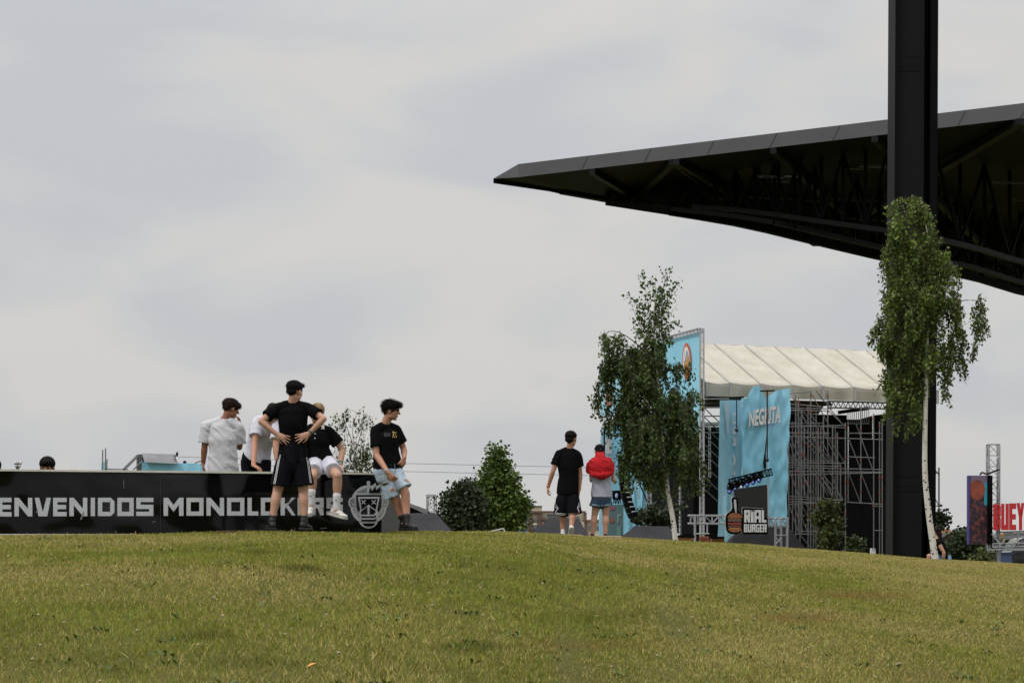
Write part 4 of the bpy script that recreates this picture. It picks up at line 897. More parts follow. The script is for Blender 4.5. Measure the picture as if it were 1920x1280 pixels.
# planks the walking pair steps over
def plankobj(x0,y0,x1,y1,D,lab,h=.05):
    mb=MB(); a=P(x0,y0,D); b=P(x1,y1,D); rnd=random.Random(x0)
    mb.poly([a,b,b+V3(0,.32,.0),a+V3(0,.32,.0)],thick=V3(0,0,h)); o=mb.obj('wooden_plank',M['plank'],None,origin=lerp(a,b,.5)); tag(o,lab,'plank','pale wooden planks on the brow')
    bv=o.modifiers.new('b','BEVEL'); bv.width=.01; bv.segments=2
plankobj(1037,1007,1092,1009,40.8,'pale wooden plank at the feet of the walking boy in striped shorts',.06); plankobj(1120,1009,1166,1010,41.2,'pale wooden plank at the feet of the girl in red',.05); plankobj(798,999.5,824,999.5,34.5,'short pale plank on the brow in front of the wide charcoal tent',.03)
# ================================================================= left background
D=120; fo=empty('control_platform',P(300,1000,D),'raised control platform with a grey tarpaulin lean-to and sky blue skirt behind the wall','platform')
cloth(P(266,866,D),P(383,869,D),P(383,960,D),P(266,960,D),'skirt',M['cyan'],amp=.1,seed=21,parent=fo,fold=1.5)
MB().poly([P(266,850,D+.5),P(326,852,D+.5),P(333,869,D-.4),P(271,866,D-.4)],thick=V3(0,.05,.02)).obj('tarpaulin',mat('grey_tarp',(.17,.17,.18),.6,var=.2,vscale=1.5,bump=.05,bscale=1.5),fo)
MB().poly([P(256,852,D+.3),P(266,851,D+.3),P(271,866,D+.3),P(266,866,D+.3),P(266,960,D+.3),P(255,960,D+.3)],thick=V3(0,.6,0)).obj('dark_side',M['drape'],fo)
for x in (258,261.5,265): rod('post',P(x,852,D+.2),P(x-1,960,D+.2),.035,fo)
for a_,b_ in (((257,853),(230,880)),((260,854),(232,882)),((268,863),(250,880)),((365,868),(380,862)),((326,852),(332,868)),((378,872),(381,856))): rod('stay',P(*a_,D-.2),P(*b_,D-.2),.035,fo)
sp=empty('spot_lamp',P(331,868,D),'tiny black lamp on a bent stand at the right end of the grey lean-to','lamp')
MB().tube([P(333,868,D),P(328,862,D),P(329,854,D),P(332,852,D)],.03,n=5,sub=3).obj('stand',M['rubber'],sp); MB().ell(P(332,851,D),(.06,.06,.12)).obj('head',M['rubber'],sp,smooth=True)
pc=empty('mast_group',P(195,1000,115),'three thin dark masts with a small blue panel behind the wall on the left','mast')
for x,y in ((192.5,843),(198,840),(200.5,860)): rod('mast',P(x,y,115),P(x-1,960,115),.03,pc)
cloth(P(190,868,115),P(199,864,115),P(199,960,115),P(189,960,115),'flag_panel',M['cyan2'],nx=6,ny=10,amp=.03,parent=pc)
MB().bar(P(199,879,115),P(240,880,115),.04).obj('rail',M['rubber'],pc)
lamp_=empty('floodlight_mast',P(33,1000,200),'hazy far floodlight mast poking over the wall at the far left','mast')
MB().bar(P(33,868,200),P(33,1000,200),.25).obj('pole',M['wire'],lamp_)
for i,(x,y) in enumerate(((28,864),(33,863),(38,864),(30,869),(36,869))): mb=MB(); mb.tube([P(x,y,200),P(x+.5,y+4,199.8)],[.07,.13],n=8); mb.obj('lamp_head',mat('pale_lamp',(.42,.42,.43),.5) if i==0 else bpy.data.materials['pale_lamp'],lamp_)
MB().bar(P(27,865,200),P(39,865,200),.1).obj('crossbar',M['wire'],lamp_)
# ================================================================= sign wall
WA=V3((0-960)/F*29.0,29.0,0); WB=V3((714-960)/F*30.4,30.4,0)
def W(px,py,off=0): return on_plane(WA,WB,px,py,off)
ZTOP=W(0,883).z
wl=empty('sign_wall',V3(W(360,999).x,W(360,999).y,W(360,1003).z),'long low glossy black wall with pale block lettering and a round mask emblem','wall')
wd=(WB-WA).normalized(); wn_=V3(wd.y,-wd.x,0); wn_=wn_ if wn_.y<0 else -wn_
a=W(-420,990); a=V3(a.x,a.y,1.2); b=V3(WB.x,WB.y,1.2); back=-wn_*.12
panels=[-420,-160,301,714]
for x0,x1 in zip(panels[:-1],panels[1:]):
    p=W(x0,990); q=W(x1-.35,990); mb=MB(); mb.poly([V3(p.x,p.y,1.2),V3(q.x,q.y,1.2),V3(q.x,q.y,ZTOP),V3(p.x,p.y,ZTOP)],thick=back); mb.obj('panel',M['vinyl'],wl)
mb=MB(); p=W(301-.2,990); mb.bar(V3(p.x,p.y,1.5)+wn_*.003,V3(p.x,p.y,ZTOP)+wn_*.003,.006,.012); mb.obj('joint_strip',M['vinylside'],wl)
q=b+back; mb=MB(); mb.poly([V3(b.x+.004,b.y+.13,1.2),V3(b.x+.08,33.8,1.2),V3(b.x+.08,33.8,ZTOP),V3(b.x+.004,b.y+.13,ZTOP)],thick=V3(-.1,0,0)); mb.obj('side_panel',M['vinylside'],wl)
mb=MB(); p=a+wn_*.025; q=b+wn_*.025+wd*.01; bk=-wn_*.17
mb.poly([V3(p.x,p.y,ZTOP+.001),V3(q.x,q.y,ZTOP+.001),V3(q.x,q.y,ZTOP+.024),V3(p.x,p.y,ZTOP+.024)],thick=bk); mb.obj('edge_board',M['capw'],wl)
mb=MB(); p=W(-420,1001,.02); q=W(250,1001.2,.02); mb.bar(V3(p.x,p.y,p.z-.01),V3(q.x,q.y,q.z-.01),.02,.03); mb.obj('base_strip',M['capw'],wl)
# lettering
y0,y1=966.5,933
def wword(items):
    for ch,x0,x1 in items:
        mb=MB(); yb=lerp(967.6,965.2,(x0)/640); yt=lerp(932.6,932.6,0)
        w=(x1-x0)/(yb-yt); tx=.235 if ch not in 'IM' else (w if ch=='I' else .25); 
        for pl in glyph(ch,w,tx,.235): mb.poly([W(x0+u/w*(x1-x0),lerp(yb,yt,v),.004) for u,v in pl])
        mb.obj('letter',M['letter'],wl)
wword([('B',-52,-22),('I',-16,-8),('E',-4,21.5),('N',27,60.5),('V',65,95.5),('E',99.5,125),('N',130,163.5),('I',170,178),('D',183.5,214.5),('O',220,250.5),('S',255.5,287.5),
 ('M',306.5,344),('O',349.5,381.5),('N',387,420),('O',425.5,458),('L',464,484),('O',489,520),('K',526,554),('E',558,580),('R',584,607),('S',612,642.5)])
for q in (((150,973),(156,959),(158,959),(152.5,974)),((168,884.5),(170,884.5),(169,887),(167.5,886.6)),((67,960),(70,955),(71,956),(68.5,961)),((285,978),(291,976),(291,977),(286,979)),((600,990),(612,988.6),(612,989.4),(600,991)),((231,900),(232,915),(232.6,915),(232,900))):
    MB().poly([W(x,y,.009) for x,y in q]).obj('scuff',mat('scuff_mark',(.22,.21,.19),.8),wl)
# emblem
def E_(x,y,off): return W(640+x/11.63,890+y/11.63,off)
ec=[0]
def epoly(pts,m): ec[0]+=1; MB().poly([E_(x,y,.003+.0007*ec[0]) for x,y in pts]).obj('emblem_piece',m,wl)
def estrip(pts,w,m,closed=False):
    ec[0]+=1; off=.003+.0007*ec[0]; n=len(pts); L=[];Rr=[]
    for i in range(n):
        a=Vector(pts[(i-1)%n] if closed or i>0 else pts[i]); b=Vector(pts[(i+1)%n] if closed or i<n-1 else pts[i]); d=(b-a).normalized(); nn=Vector((-d.y,d.x))*w/2
        L.append(Vector(pts[i])+nn); Rr.append(Vector(pts[i])-nn)
    vs=[E_(p.x,p.y,off) for p in L+Rr]; fs=[(i,(i+1)%n,n+(i+1)%n,n+i) for i in range(n if closed else n-1)]
    MB().add(vs,fs).obj('emblem_piece',m,wl)
gL,bK=M['letter'],M['vinyl']
half=[(590,222),(500,232),(420,262),(340,320),(270,395),(235,465),(228,485),(190,500),(160,540),(148,605),(165,670),(200,712),(204,760),(225,830),(265,905),(320,970),(378,1010),(405,1065),(450,1115),(515,1152),(590,1165)]
epoly(half+[(1180-x,y) for x,y in half[-2:0:-1]],gL)
epoly([(590+42*math.cos(R(a)),170+42*math.sin(R(a))) for a in range(0,360,20)],gL); epoly([(570,200),(612,200),(640,232),(545,232)],gL)
epoly([(610,235),(665,240),(745,165),(760,250),(860,180),(850,420),(610,420)],gL)
for i in range(8):
    x=345+i*27; epoly([(x,388 if i else 385),(x-22+i*3,372-i*13),(x-12+i*3,362-i*13),(x+13,392)],bK)
epoly([(592,395),(628,262),(662,350),(742,235),(752,330),(850,250),(840,395)],bK)
epoly([(315,435),(870,435),(868,700),(840,760),(790,830),(390,830),(345,770),(322,700)],bK)
epoly([(355,475),(832,475),(770,760),(792,800),(790,1000),(395,1000),(385,800),(408,760)],gL)
epoly([(403,515),(788,515),(742,765),(590,640),(432,765)],bK)
epoly([(420,800),(560,680),(566,860),(420,860)],bK); epoly([(608,680),(748,795),(700,860),(606,860)],bK)
for x in (480,700): estrip([(x-45,545),(x+40,635)],20,gL); estrip([(x+42,545),(x-45,635)],20,gL)
for x in (540,635): epoly([(x-12,725),(x+12,725),(x,740)],gL)
epoly([(420,898),(700,898),(755,870),(755,905),(715,930),(425,930)],bK); epoly([(425,972),(700,972),(758,950),(755,985),(715,1008),(432,1008)],bK)
epoly([(455,1055)]+[(592+135*math.cos(R(a)),1052+70*math.sin(R(a))) for a in range(175,5,-17)]+[(735,1050)],bK)
for sx in (1,-1):
    f=lambda x:x if sx==1 else 1180-x
    estrip([(f(x),y) for x,y in ((275,530),(235,520),(200,560),(195,620),(215,665),(250,685),(285,675))],16,bK); estrip([(f(x),y) for x,y in ((280,560),(250,560),(240,590),(255,615),(275,605))],16,bK)
for i,(x,y,a) in enumerate(((265,740,20),(280,775,25),(300,808,30),(335,870,40),(360,905,48))): estrip([(x-16*math.cos(R(a)),y+6),(x+16*math.cos(R(a)),y-10*math.sin(R(a)))],14,bK)
for i,(x,y) in enumerate(((915,760),(900,795),(880,830),(860,862),(838,890),(815,915))): estrip([(x-10,y-18),(x+10,y+18)],14,bK)
# broad-leaved weeds and dry stems in the turf
mb=MB(); rnd=random.Random(21)
for i in range(260):
    d=rnd.uniform(10.5,34)**1.0; u=rnd.uniform(-150,2080); p=G(u,d,.0)
    for k in range(rnd.randint(5,10)):
        a=rnd.uniform(0,6.28); L=rnd.uniform(.02,.05); h=rnd.uniform(.01,.04); w=L*.22; c,s_=math.cos(a),math.sin(a)
        q=p+V3(rnd.gauss(0,.04),rnd.gauss(0,.04),0); mb.add([q,q+V3(c*L*.5-s_*w,s_*L*.5+c*w,h*.8),q+V3(c*L,s_*L,h),q+V3(c*L*.5+s_*w,s_*L*.5-c*w,h*.8)],[(0,1,2,3)])
tag(mb.obj('weeds',mat('weed_leaf',(.085,.13,.03),.6,.3,var=.4,vscale=3)),'small dark green broad-leaved weeds scattered through the lawn','weeds',kind='stuff')
mb=MB()
for i in range(170):
    d=rnd.uniform(10.5,40); u=rnd.uniform(-150,2080); p=G(u,d,.0); h=rnd.uniform(.03,.06); q=p+V3(rnd.gauss(0,.02),rnd.gauss(0,.02),h); w=.0012+.00012*d
    mb.add([p+V3(-w,0,0),p+V3(w,0,0),q+V3(w*.6,0,0),q+V3(-w*.6,0,0),q+V3(0,0,.015)],[(0,1,2,3),(3,2,4)])
tag(mb.obj('dry_stems',mat('dry_stem',(.30,.25,.11),.8,.1)),'thin dry straw stems standing above the mown lawn','grass stems',kind='stuff')
# dark dry weeds and litter at the wall foot
mb=MB(); rnd=random.Random(3)
for i in range(260):
    x=rnd.gauss(427,13); p=G(x,28.95-rnd.random()*.15,0); h=rnd.uniform(.01,.05); d=V3(rnd.uniform(-.04,.04),rnd.uniform(-.02,.02),h); mb.poly([p,p+V3(.012,0,0),p+d])
tag(mb.obj('dead_weeds',mat('dead_weed',(.03,.012,.01),.8,col2=(.2,.1,.07),vscale=20)),'dark reddish dead weeds at the foot of the black wall','weeds',kind='stuff')
mb=MB(); p=G(573,11.5,.03); mb.poly([p,p+V3(.03,.0,.012),p+V3(.05,.02,.02),p+V3(.02,.03,.018)]); tag(mb.obj('fallen_leaf',mat('orange_leaf',(.6,.25,.04),.6),None,origin=p),'single orange fallen leaf in the lawn at the bottom edge','leaf')
# ================================================================= trees
def leafmesh(name,pos,size,parent,base,var=.35,droop=.5,aspect=.75,light=None):
    n=len(pos); size=np.broadcast_to(size,(n,))*rng.uniform(.65,1.25,n)
    d=rng.normal(0,1,(n,3)); d[:,2]-=droop*2.2; d/=np.linalg.norm(d,axis=1)[:,None]
    r=rng.normal(0,1,(n,3)); s=np.cross(d,r); s/=np.linalg.norm(s,axis=1)[:,None]; nn=np.cross(d,s)
    V=np.empty((n,4,3)); h=size[:,None]
    V[:,0]=pos; V[:,1]=pos+d*h*.4+s*h*aspect*.5+nn*h*.08; V[:,2]=pos+d*h; V[:,3]=pos+d*h*.4-s*h*aspect*.5+nn*h*.08
    c=np.array(base)[None]*rng.uniform(1-var,1+var,n)[:,None]; c[:,0]*=rng.uniform(.8,1.3,n)
    if light is not None: c*=light[:,None]
    return npmesh(name,V.reshape(-1,3),np.arange(4*n).reshape(-1,4),M['leaf'],parent=parent,col=np.repeat(c,4,axis=0),k=4)
def bend(parent,name,pts,rad,m,n=8,sub=5): return MB().tube(pts,rad,n=n,sub=sub,cap=False).obj(name,m,parent,smooth=True)
def birch(label,D,trunk,trad,blobs,limbs,leaf=.045,base=(.05,.085,.02),strand=1.0,scale=1.0,spacing=.035,name='birch_tree',up=()):
    t=empty(name,P(*trunk[0][:2],D),label,'tree'); 
    tp=[P(x,y,D+dy) for x,y,dy in trunk]; tp[0]=tp[0]-V3(0,0,.15)
    tk=bend(t,'trunk',tp,trad,M['bark'],n=12); 
    # dark scars ringing the trunk
    mb=MB(); rnd=random.Random(D)
    L=sum((tp[i+1]-tp[i]).length for i in range(len(tp)-1))
    for k in range(int(L*9)):
        s=rnd.random()*len(tp)*.75; i=min(int(s),len(tp)-2); f=s-i; p=tp[i].lerp(tp[i+1],f); r=lerp(trad[i],trad[i+1],f)*1.03; a0=rnd.uniform(200,340); w=rnd.uniform(15,60); hh=rnd.uniform(.008,.03)
        vs=[]
        for q in range(5):
            a=R(a0+w*q/4-w/2); e=hh*math.sin(math.pi*(q+.3)/4.6); vs.append((p+V3(r*math.cos(a),r*math.sin(a),e),p+V3(r*math.cos(a),r*math.sin(a),-e*.7)))
        fl=[v for pr in vs for v in pr]; mb.add(fl,[(2*q,2*q+1,2*q+3,2*q+2) for q in range(4)])
    mb.obj('bark_scars',M['barkd'],tk)
    for i,(pts,r0) in enumerate(limbs): bend(t,'branch',[P(x,y,D+dy) for x,y,dy in pts],[lerp(r0,r0*.25,k/(len(pts)-1)) for k in range(len(pts))],M['twig'],n=6)
    s=F/D; pos=[]; tw=[]; lt=[]
    rnd=random.Random(int(D)+1)
    for (cx,cy,rx,ry,num,ln) in blobs:
        nb=max(2,int(num*strand/7)); per=7
        for q0 in range(nb):
            a=rnd.uniform(0,2*math.pi); q=rnd.random()**.6; bx=cx+rx*q*math.cos(a); by=cy+ry*q*math.sin(a)*.9-ln*.4; bdy=rnd.gauss(0,rx/s*.5); br=rnd.uniform(.6,1.5); bl=rnd.uniform(.45,1.5); dr=rnd.gauss(0,.16)
            for k in range(per):
                p=P(bx+rnd.gauss(0,3.6)*s/90,by+rnd.gauss(0,4.5)*s/90,D+bdy+rnd.gauss(0,.05)); L=ln/s*bl*rnd.uniform(.5,1.15); dx=dr+rnd.gauss(0,.1); dd=rnd.gauss(0,.12); st=[p]; n=max(2,int(L/spacing))
                for j in range(n):
                    dx+=rnd.gauss(0,.05); p=p+V3(dx*spacing,dd*spacing,-spacing*.97); st.append(p)
                    if rnd.random()<.9: pos.append(p+V3(rnd.gauss(0,.03),rnd.gauss(0,.03),rnd.gauss(0,.012))); lt.append(br*rnd.uniform(.85,1.15))
                tw.append(st[::3]+[st[-1]])
    for (x0,y0,x1,y1,num,sp) in up:      # upright twigs of the thin top
        num=int(num*1.7)
        a=P(x0,y0,D); b=P(x1,y1,D)
        for k in range(num):
            q=(k+rnd.random())/num; o=V3(rnd.gauss(0,sp/s),rnd.gauss(0,sp/s),rnd.gauss(0,sp/s*.6)); c=lerp(a,b,q)+o*(1-.45*q); pos.append(c); lt.append(rnd.uniform(.9,1.3))
            if k%6==0: tw.append([lerp(a,b,max(0,q-.08)),c])
        tw.append([a,b])
    leafmesh('crown',np.array([tuple(p) for p in pos]),leaf,t,base,light=np.array(lt))
    mb=MB()
    for st in tw:
        r=.004*scale
        for a,b in zip(st[:-1],st[1:]):
            if (b-a).length>1e-3: mb.add([a+V3(r,0,0),a+V3(-r,r,0),a+V3(-r,-r,0),b+V3(r*.6,0,0),b+V3(-r*.6,r*.6,0),b+V3(-r*.6,-r*.6,0)],[(0,1,4,3),(1,2,5,4),(2,0,3,5)])
    mb.obj('twigs',M['twig'],t)
    return t
birch('slim weeping birch with a sparse upright top in front of the stage',50,[(1268,1014,0),(1262,975,0),(1252,920,0),(1246,860,0),(1238,780,0),(1232,700,0),(1226,620,0),(1228,560,0),(1230,510,0)],[.055,.05,.045,.04,.035,.026,.014,.007,.004],
 [(1222,625,40,22,60,14),(1222,655,30,30,60,30),(1145,650,30,18,55,34),(1130,700,17,40,50,40),(1122,745,10,40,34,36),(1138,790,11,30,26,30),(1170,690,35,40,130,40),(1205,700,45,50,240,40),(1240,690,32,40,130,36),(1262,690,20,16,34,20),(1282,690,20,8,26,12),(1292,715,6,20,10,20),
  (1205,765,55,55,360,45),(1255,785,45,50,260,40),(1290,760,24,26,80,30),(1298,800,14,35,46,30),(1200,840,42,45,240,40),(1245,850,45,45,240,40),(1285,850,30,45,130,40),(1175,800,20,50,80,40),(1210,895,30,22,90,30),(1190,890,16,30,40,30),(1285,895,22,22,60,25),(1232,905,14,12,24,18),(1308,905,6,12,8,16),(1262,930,20,8,20,10)],
 [([(1232,690,0),(1200,650,-.2),(1165,625,-.3),(1140,622,-.3),(1128,640,-.3)],.014),([(1234,730,0),(1265,700,.2),(1300,690,.2)],.012),([(1238,790,0),(1200,740,.3),(1170,700,.4)],.016),([(1242,830,0),(1280,780,-.3),(1298,760,-.3)],.014),([(1228,640,0),(1250,600,0),(1270,570,0)],.008),([(1230,660,0),(1200,610,0),(1180,560,0)],.008)],
 leaf=.075,base=(.052,.092,.019),strand=.95,
 up=[(1226,640,1205,505,60,9),(1228,640,1250,500,85,9),(1230,610,1272,525,60,10),(1224,600,1176,552,40,8),(1226,560,1222,520,30,9),(1240,600,1240,540,60,14),(1215,620,1200,560,50,12),(1230,640,1268,600,60,12),(1220,640,1192,595,50,11),(1225,650,1262,640,40,9),(1225,620,1240,560,50,12)])
birch('tall weeping birch with a white trunk standing against the black column',55,[(1755,1046,0),(1748,1010,0),(1741,960,0),(1735,900,0),(1734,830,0),(1736,740,0),(1738,640,0),(1740,540,0),(1740,450,0),(1728,400,0),(1712,382,0)],[.085,.072,.066,.06,.056,.05,.04,.03,.018,.012,.006],
 [(1700,395,38,22,170,26),(1736,405,14,8,26,10),(1680,430,26,36,130,34),(1715,430,36,40,200,36),(1740,470,34,34,170,34),(1690,500,34,50,230,44),(1740,520,44,44,260,40),(1772,500,22,30,80,30),(1700,580,44,55,330,46),(1755,570,42,46,240,42),(1788,560,16,40,60,36),(1655,620,14,24,36,36),(1648,650,10,30,30,34),(1690,660,36,55,270,44),(1745,650,44,45,220,42),(1785,640,24,34,70,44),(1797,600,20,18,40,24),(1832,575,14,14,44,26),(1838,610,9,28,36,34),(1828,640,6,22,16,28),(1700,730,36,42,190,40),(1715,790,14,24,38,30),(1770,680,24,30,66,44),(1795,690,14,30,34,36),(1765,715,12,24,26,30),(1778,745,5,14,8,20),(1680,770,16,30,50,32),(1668,720,14,30,46,34),(1705,745,24,30,60,30)],
 [([(1738,620,0),(1770,590,-.2),(1800,565,-.3),(1835,565,-.3),(1845,580,-.3)],.016),([(1737,700,0),(1765,660,.2),(1790,640,.2)],.014),([(1737,710,0),(1700,650,-.3),(1680,600,-.4)],.018),([(1738,600,0),(1700,540,.2),(1680,500,.3)],.016),([(1736,660,0),(1690,640,-.3),(1650,622,-.3),(1642,640,-.3)],.012)],
 leaf=.075,base=(.095,.145,.023),strand=.82)
birch('small sparse weeping birch behind the wall between the seated boy and the leaning boy',36,[(676,1000,.0),(672,930,0),(668,880,0),(664,840,0),(660,800,0)],[.02,.016,.013,.01,.006],
 [(638,790,8,14,9,22),(642,815,8,20,9,26),(650,780,8,6,5,16),(678,785,10,10,14,18),(690,795,7,22,14,26),(676,810,12,22,14,26),(660,835,14,24,14,26),(640,855,10,26,15,26),(632,870,6,14,10,18),(690,845,12,24,28,26),(665,870,24,16,60,18),(645,880,14,10,34,14),(692,880,12,12,36,14),(680,860,16,24,36,24)],
 [([(664,840,0),(650,800,.1),(638,778,.1),(634,790,.1)],.006),([(666,850,0),(680,800,-.1),(684,775,-.1),(692,785,-.1)],.006),([(660,800,0),(668,775,0),(655,768,.1),(645,772,.1)],.004)],
 leaf=.042,base=(.05,.078,.02),spacing=.03,scale=.35,strand=1.2)
def leafy(name,label,D,base_px,trunk,blobs,leaf,base,clump=.12,per=14,droop=.3,trad=.07,dz=1):
    t=empty(name,P(*base_px,D),label,'tree' if 'tree' in name else 'shrub'); s=F/D
    tp=[P(x,y,D) for x,y in trunk]; bend(t,'trunk',tp,[lerp(trad,trad*.2,i/(len(tp)-1)) for i in range(len(tp))],M['barkb'])
    pos=[]; lt=[]; rnd=random.Random(int(D*3)+len(blobs)); 
    for i,(cx,cy,rx,ry,num) in enumerate(blobs):
        c0=tp[min(len(tp)-1,1+i%len(tp))]; 
        bend(t,'branch',[c0,P(cx,cy,D+rnd.gauss(0,rx/s*.3))],[trad*.35,trad*.08],M['barkb'],n=5,sub=3)
        for k in range(num):
            fr=rnd.random(); fr=rnd.uniform(1.0,1.4) if fr<.14 else fr**.45
            v=Vector((rnd.gauss(0,1),rnd.gauss(0,1),rnd.gauss(0,1))).normalized()*fr; c=P(cx+v.x*rx,cy-v.z*ry,D+v.y*rx/s); br=rnd.uniform(.5,1.5)
            for j in range(per if fr<1 else per//2): pos.append(c+V3(rnd.gauss(0,clump),rnd.gauss(0,clump),rnd.gauss(0,clump*.7))); lt.append(br)
    leafmesh('crown',np.array([tuple(p) for p in pos]),leaf,t,base,light=np.array(lt),droop=droop,aspect=.9); return t
leafy('maple_tree','bright green cone-shaped maple in the middle distance, right of its darker neighbour',62,(935,1005),[(936,1005),(934,940),(933,880),(934,850)],[(933,848,10,9,16),(936,868,16,14,38),(926,893,26,20,70),(945,900,22,22,66),(915,925,26,22,80),(950,935,28,24,100),(930,955,45,26,190),(965,955,20,24,60),(978,945,10,10,16),(940,980,42,18,120),(915,985,30,14,60)],.085,(.075,.125,.018),.11,20)
leafy('leafy_tree','low dark leafy tree directly left of the bright green maple',60,(868,1005),[(866,1005),(864,960),(868,925)],[(858,920,16,12,26),(880,915,14,14,30),(845,940,16,10,28),(868,945,24,20,90),(850,965,20,14,44),(888,950,18,28,90),(870,975,32,18,100),(845,985,14,8,18),(885,990,20,10,40)],.085,(.028,.046,.015),.11,16)
leafy('leafy_shrub','dark rounded shrub behind the left birch trunk at the foot of the stage',120,(1228,1010),[(1226,1010),(1226,965)],[(1225,962,26,14,60),(1205,972,14,10,24),(1245,970,18,14,40),(1270,950,8,4,8)],.2,(.030,.042,.018),.2,12)
leafy('young_tree','small yellow green tree in front of the stage scaffolding',88,(1556,1035),[(1556,1035),(1554,980),(1553,950)],[(1553,946,15,9,26),(1548,965,14,10,28),(1558,975,18,14,44),(1535,972,12,8,18),(1555,1000,18,18,60),(1552,1020,14,12,30)],.11,(.055,.072,.015),.13,13)
leafy('low_shrub','low green shrub on the brow right of the small yellow green tree',84,(1605,1035),[(1606,1036),(1605,1020)],[(1600,1014,8,6,12),(1612,1016,9,7,14),(1596,1024,8,6,10),(1607,1028,12,6,14)],.1,(.04,.062,.016),.1,10)
leafy('leafy_shrub','dark shrub poking out right of the black column above the seated person',90,(1752,1005),[(1750,1020),(1752,975)],[(1755,968,12,12,30),(1764,974,9,7,14),(1755,985,10,9,22)],.13,(.02,.038,.013),.13,12)
leafy('leafy_tree','round dark green tree between the cream house and the printed banner',130,(1800,1050),[(1805,1050),(1805,1010)],[(1808,1005,16,14,60),(1795,1025,14,14,50),(1815,1030,20,22,110),(1800,1043,18,8,50),(1840,1035,18,16,60),(1868,1030,10,14,30)],.22,(.034,.055,.018),.24,12)
leafy('low_shrub','pale yellow green shrub in front of the foot of the printed banner',80,(1840,1055),[(1840,1056),(1840,1040)],[(1838,1040,9,6,12),(1848,1044,12,8,22),(1825,1048,8,4,10),(1840,1050,14,5,18)],.1,(.09,.115,.035),.1,11)
# ================================================================= people
def frame(f,u):
    f=Vector(f).normalized(); u=Vector(u); r=f.cross(u).normalized(); u=r.cross(f); m=Matrix((r,f,u)).transposed(); return m   # columns: right, forward, up
def fold(amp,seed,kx=9,kz=16,diag=4):
    th=math.atan2(10,diag) if diag else 1.2; ca,sa_=math.cos(th),math.sin(th)
    def f(c):
        u=c.x*sa_+c.z*ca; v=-c.x*ca+c.z*sa_; w=.06*noise.noise(V3(c.x*4,c.y*4,c.z*4+seed))
        a=noise.noise(V3((u+w)*kx*1.5+seed,c.y*3.5,v*kz*.16)); b=noise.noise(V3((u-w)*kx*3,c.y*5+seed,v*kz*.3)); g=noise.noise(V3(c.x*5,c.y*5+seed,c.z*9))
        return amp*((1-2.4*abs(a))*.8+b*.35+g*.5)
    return f
def headprims(mb,c,A,k=1):
    def p(x,y,z): return c+A@V3(x,y,z)*k
    def e(q,r): mb.ell(p(*q),[i*k for i in r],A,n=20,k=14)
    e((0,-.014,.03),(.074,.094,.083)); e((0,.026,-.03),(.059,.064,.078)); e((0,.058,-.088),(.027,.026,.022))
    for s in (1,-1):
        e((s*.040,.012,-.062),(.022,.034,.03)); e((s*.033,.062,-.016),(.024,.022,.022)); e((s*.076,-.004,-.006),(.009,.019,.031)); e((s*.03,.074,.022),(.026,.014,.009))
    mb.tube([p(0,.086,.014),p(0,.1,-.004),p(0,.109,-.021)],[.008*k,.010*k,.014*k],n=8)
    e((0,.083,-.050),(.023,.012,.006)); e((0,.082,-.060),(.020,.012,.007))
def hand(mb,w,d,pn_,thumb,curl=.4,k=1,spread=.12,side=None):
    """w wrist, d direction of the fingers, pn_ palm side; thumb = +1/-1 along d x palm"""
    d=Vector(d).normalized(); n=Vector(pn_); n=(n-d*n.dot(d)).normalized(); s=d.cross(n)
    mb.tube([w-d*.01,w+d*.035*k,w+d*.085*k],[(.026*k,.018*k),(.036*k,.015*k),(.040*k,.013*k)],hint=s,n=14)
    for i,(L,o) in enumerate(((.062,-.031),(.078,-.0105),(.082,.0105),(.072,.031))):
        if thumb<0: o=-o
        L*=k; p=w+d*.088*k+s*o*k; a=0; dd=(d+s*(o/.031)*spread).normalized(); pts=[p-dd*.012*k,p]; c=curl*(1+.12*(i-1))
        for q,l in enumerate((.45,.32,.23)):
            a+=c*(.8,1.1,.8)[q]; v=dd*math.cos(a)+n*math.sin(a); p=p+v*L*l; pts.append(p)
        mb.tube(pts,[.0092*k,.0092*k,.0088*k,.0082*k,.0068*k],n=8)
    b=w+d*.025*k+s*thumb*.026*k; v1=(d*.75+s*thumb*.75+n*.25).normalized(); v2=(d*1.0+s*thumb*.3+n*.35*(1+curl)).normalized()
    p1=b+v1*.036*k; p2=p1+v2*.032*k; p3=p2+(v2+n*.2*curl).normalized()*.022*k; mb.tube([b-v1*.01,b,p1,p2,p3],[.013*k,.014*k,.0115*k,.0098*k,.0075*k],n=8)
def shoe(par,an,f,up,mat_,sole=None,k=1,name='shoe',lace=None):
    A=frame(f,up); mb=MB()
    def e(q,r): mb.ell(an+A@V3(*q)*k,[i*k for i in r],A,n=18,k=12)
    e((0,-.028,-.045),(.037,.045,.043)); e((0,.045,-.05),(.040,.075,.034)); e((0,.115,-.062),(.044,.058,.024)); mb.tube([an+A@V3(0,-.012,.012)*k,an+A@V3(0,.0,-.045)*k],[(.036*k,.042*k),(.038*k,.05*k)],hint=A@V3(1,0,0),n=16)
    o=finish(remesh(mb,.006,3),name,mat_,par)
    m2=MB(); 
    pr=[(-.034,-.075),(0,-.083),(.034,-.075),(.041,-.02),(.040,.04),(.047,.11),(.038,.155),(.014,.176),(-.014,.176),(-.038,.155),(-.047,.11),(-.040,.04),(-.041,-.02)]
    m2.poly([an+A@V3(x,y,-.098)*k for x,y in pr],thick=A@V3(0,0,.026)*k); s=m2.obj('sole',sole or mat_,o)
    bv=s.modifiers.new('b','BEVEL'); bv.width=.006; bv.segments=2
    if lace:
        m3=MB()
        for i in range(4): y=.03+i*.024; z=-.012-i*.008; m3.bar(an+A@V3(-.022,y,z)*k,an+A@V3(.022,y+.006,z)*k,.006*k)
        m3.obj('laces',lace,o)
    return o
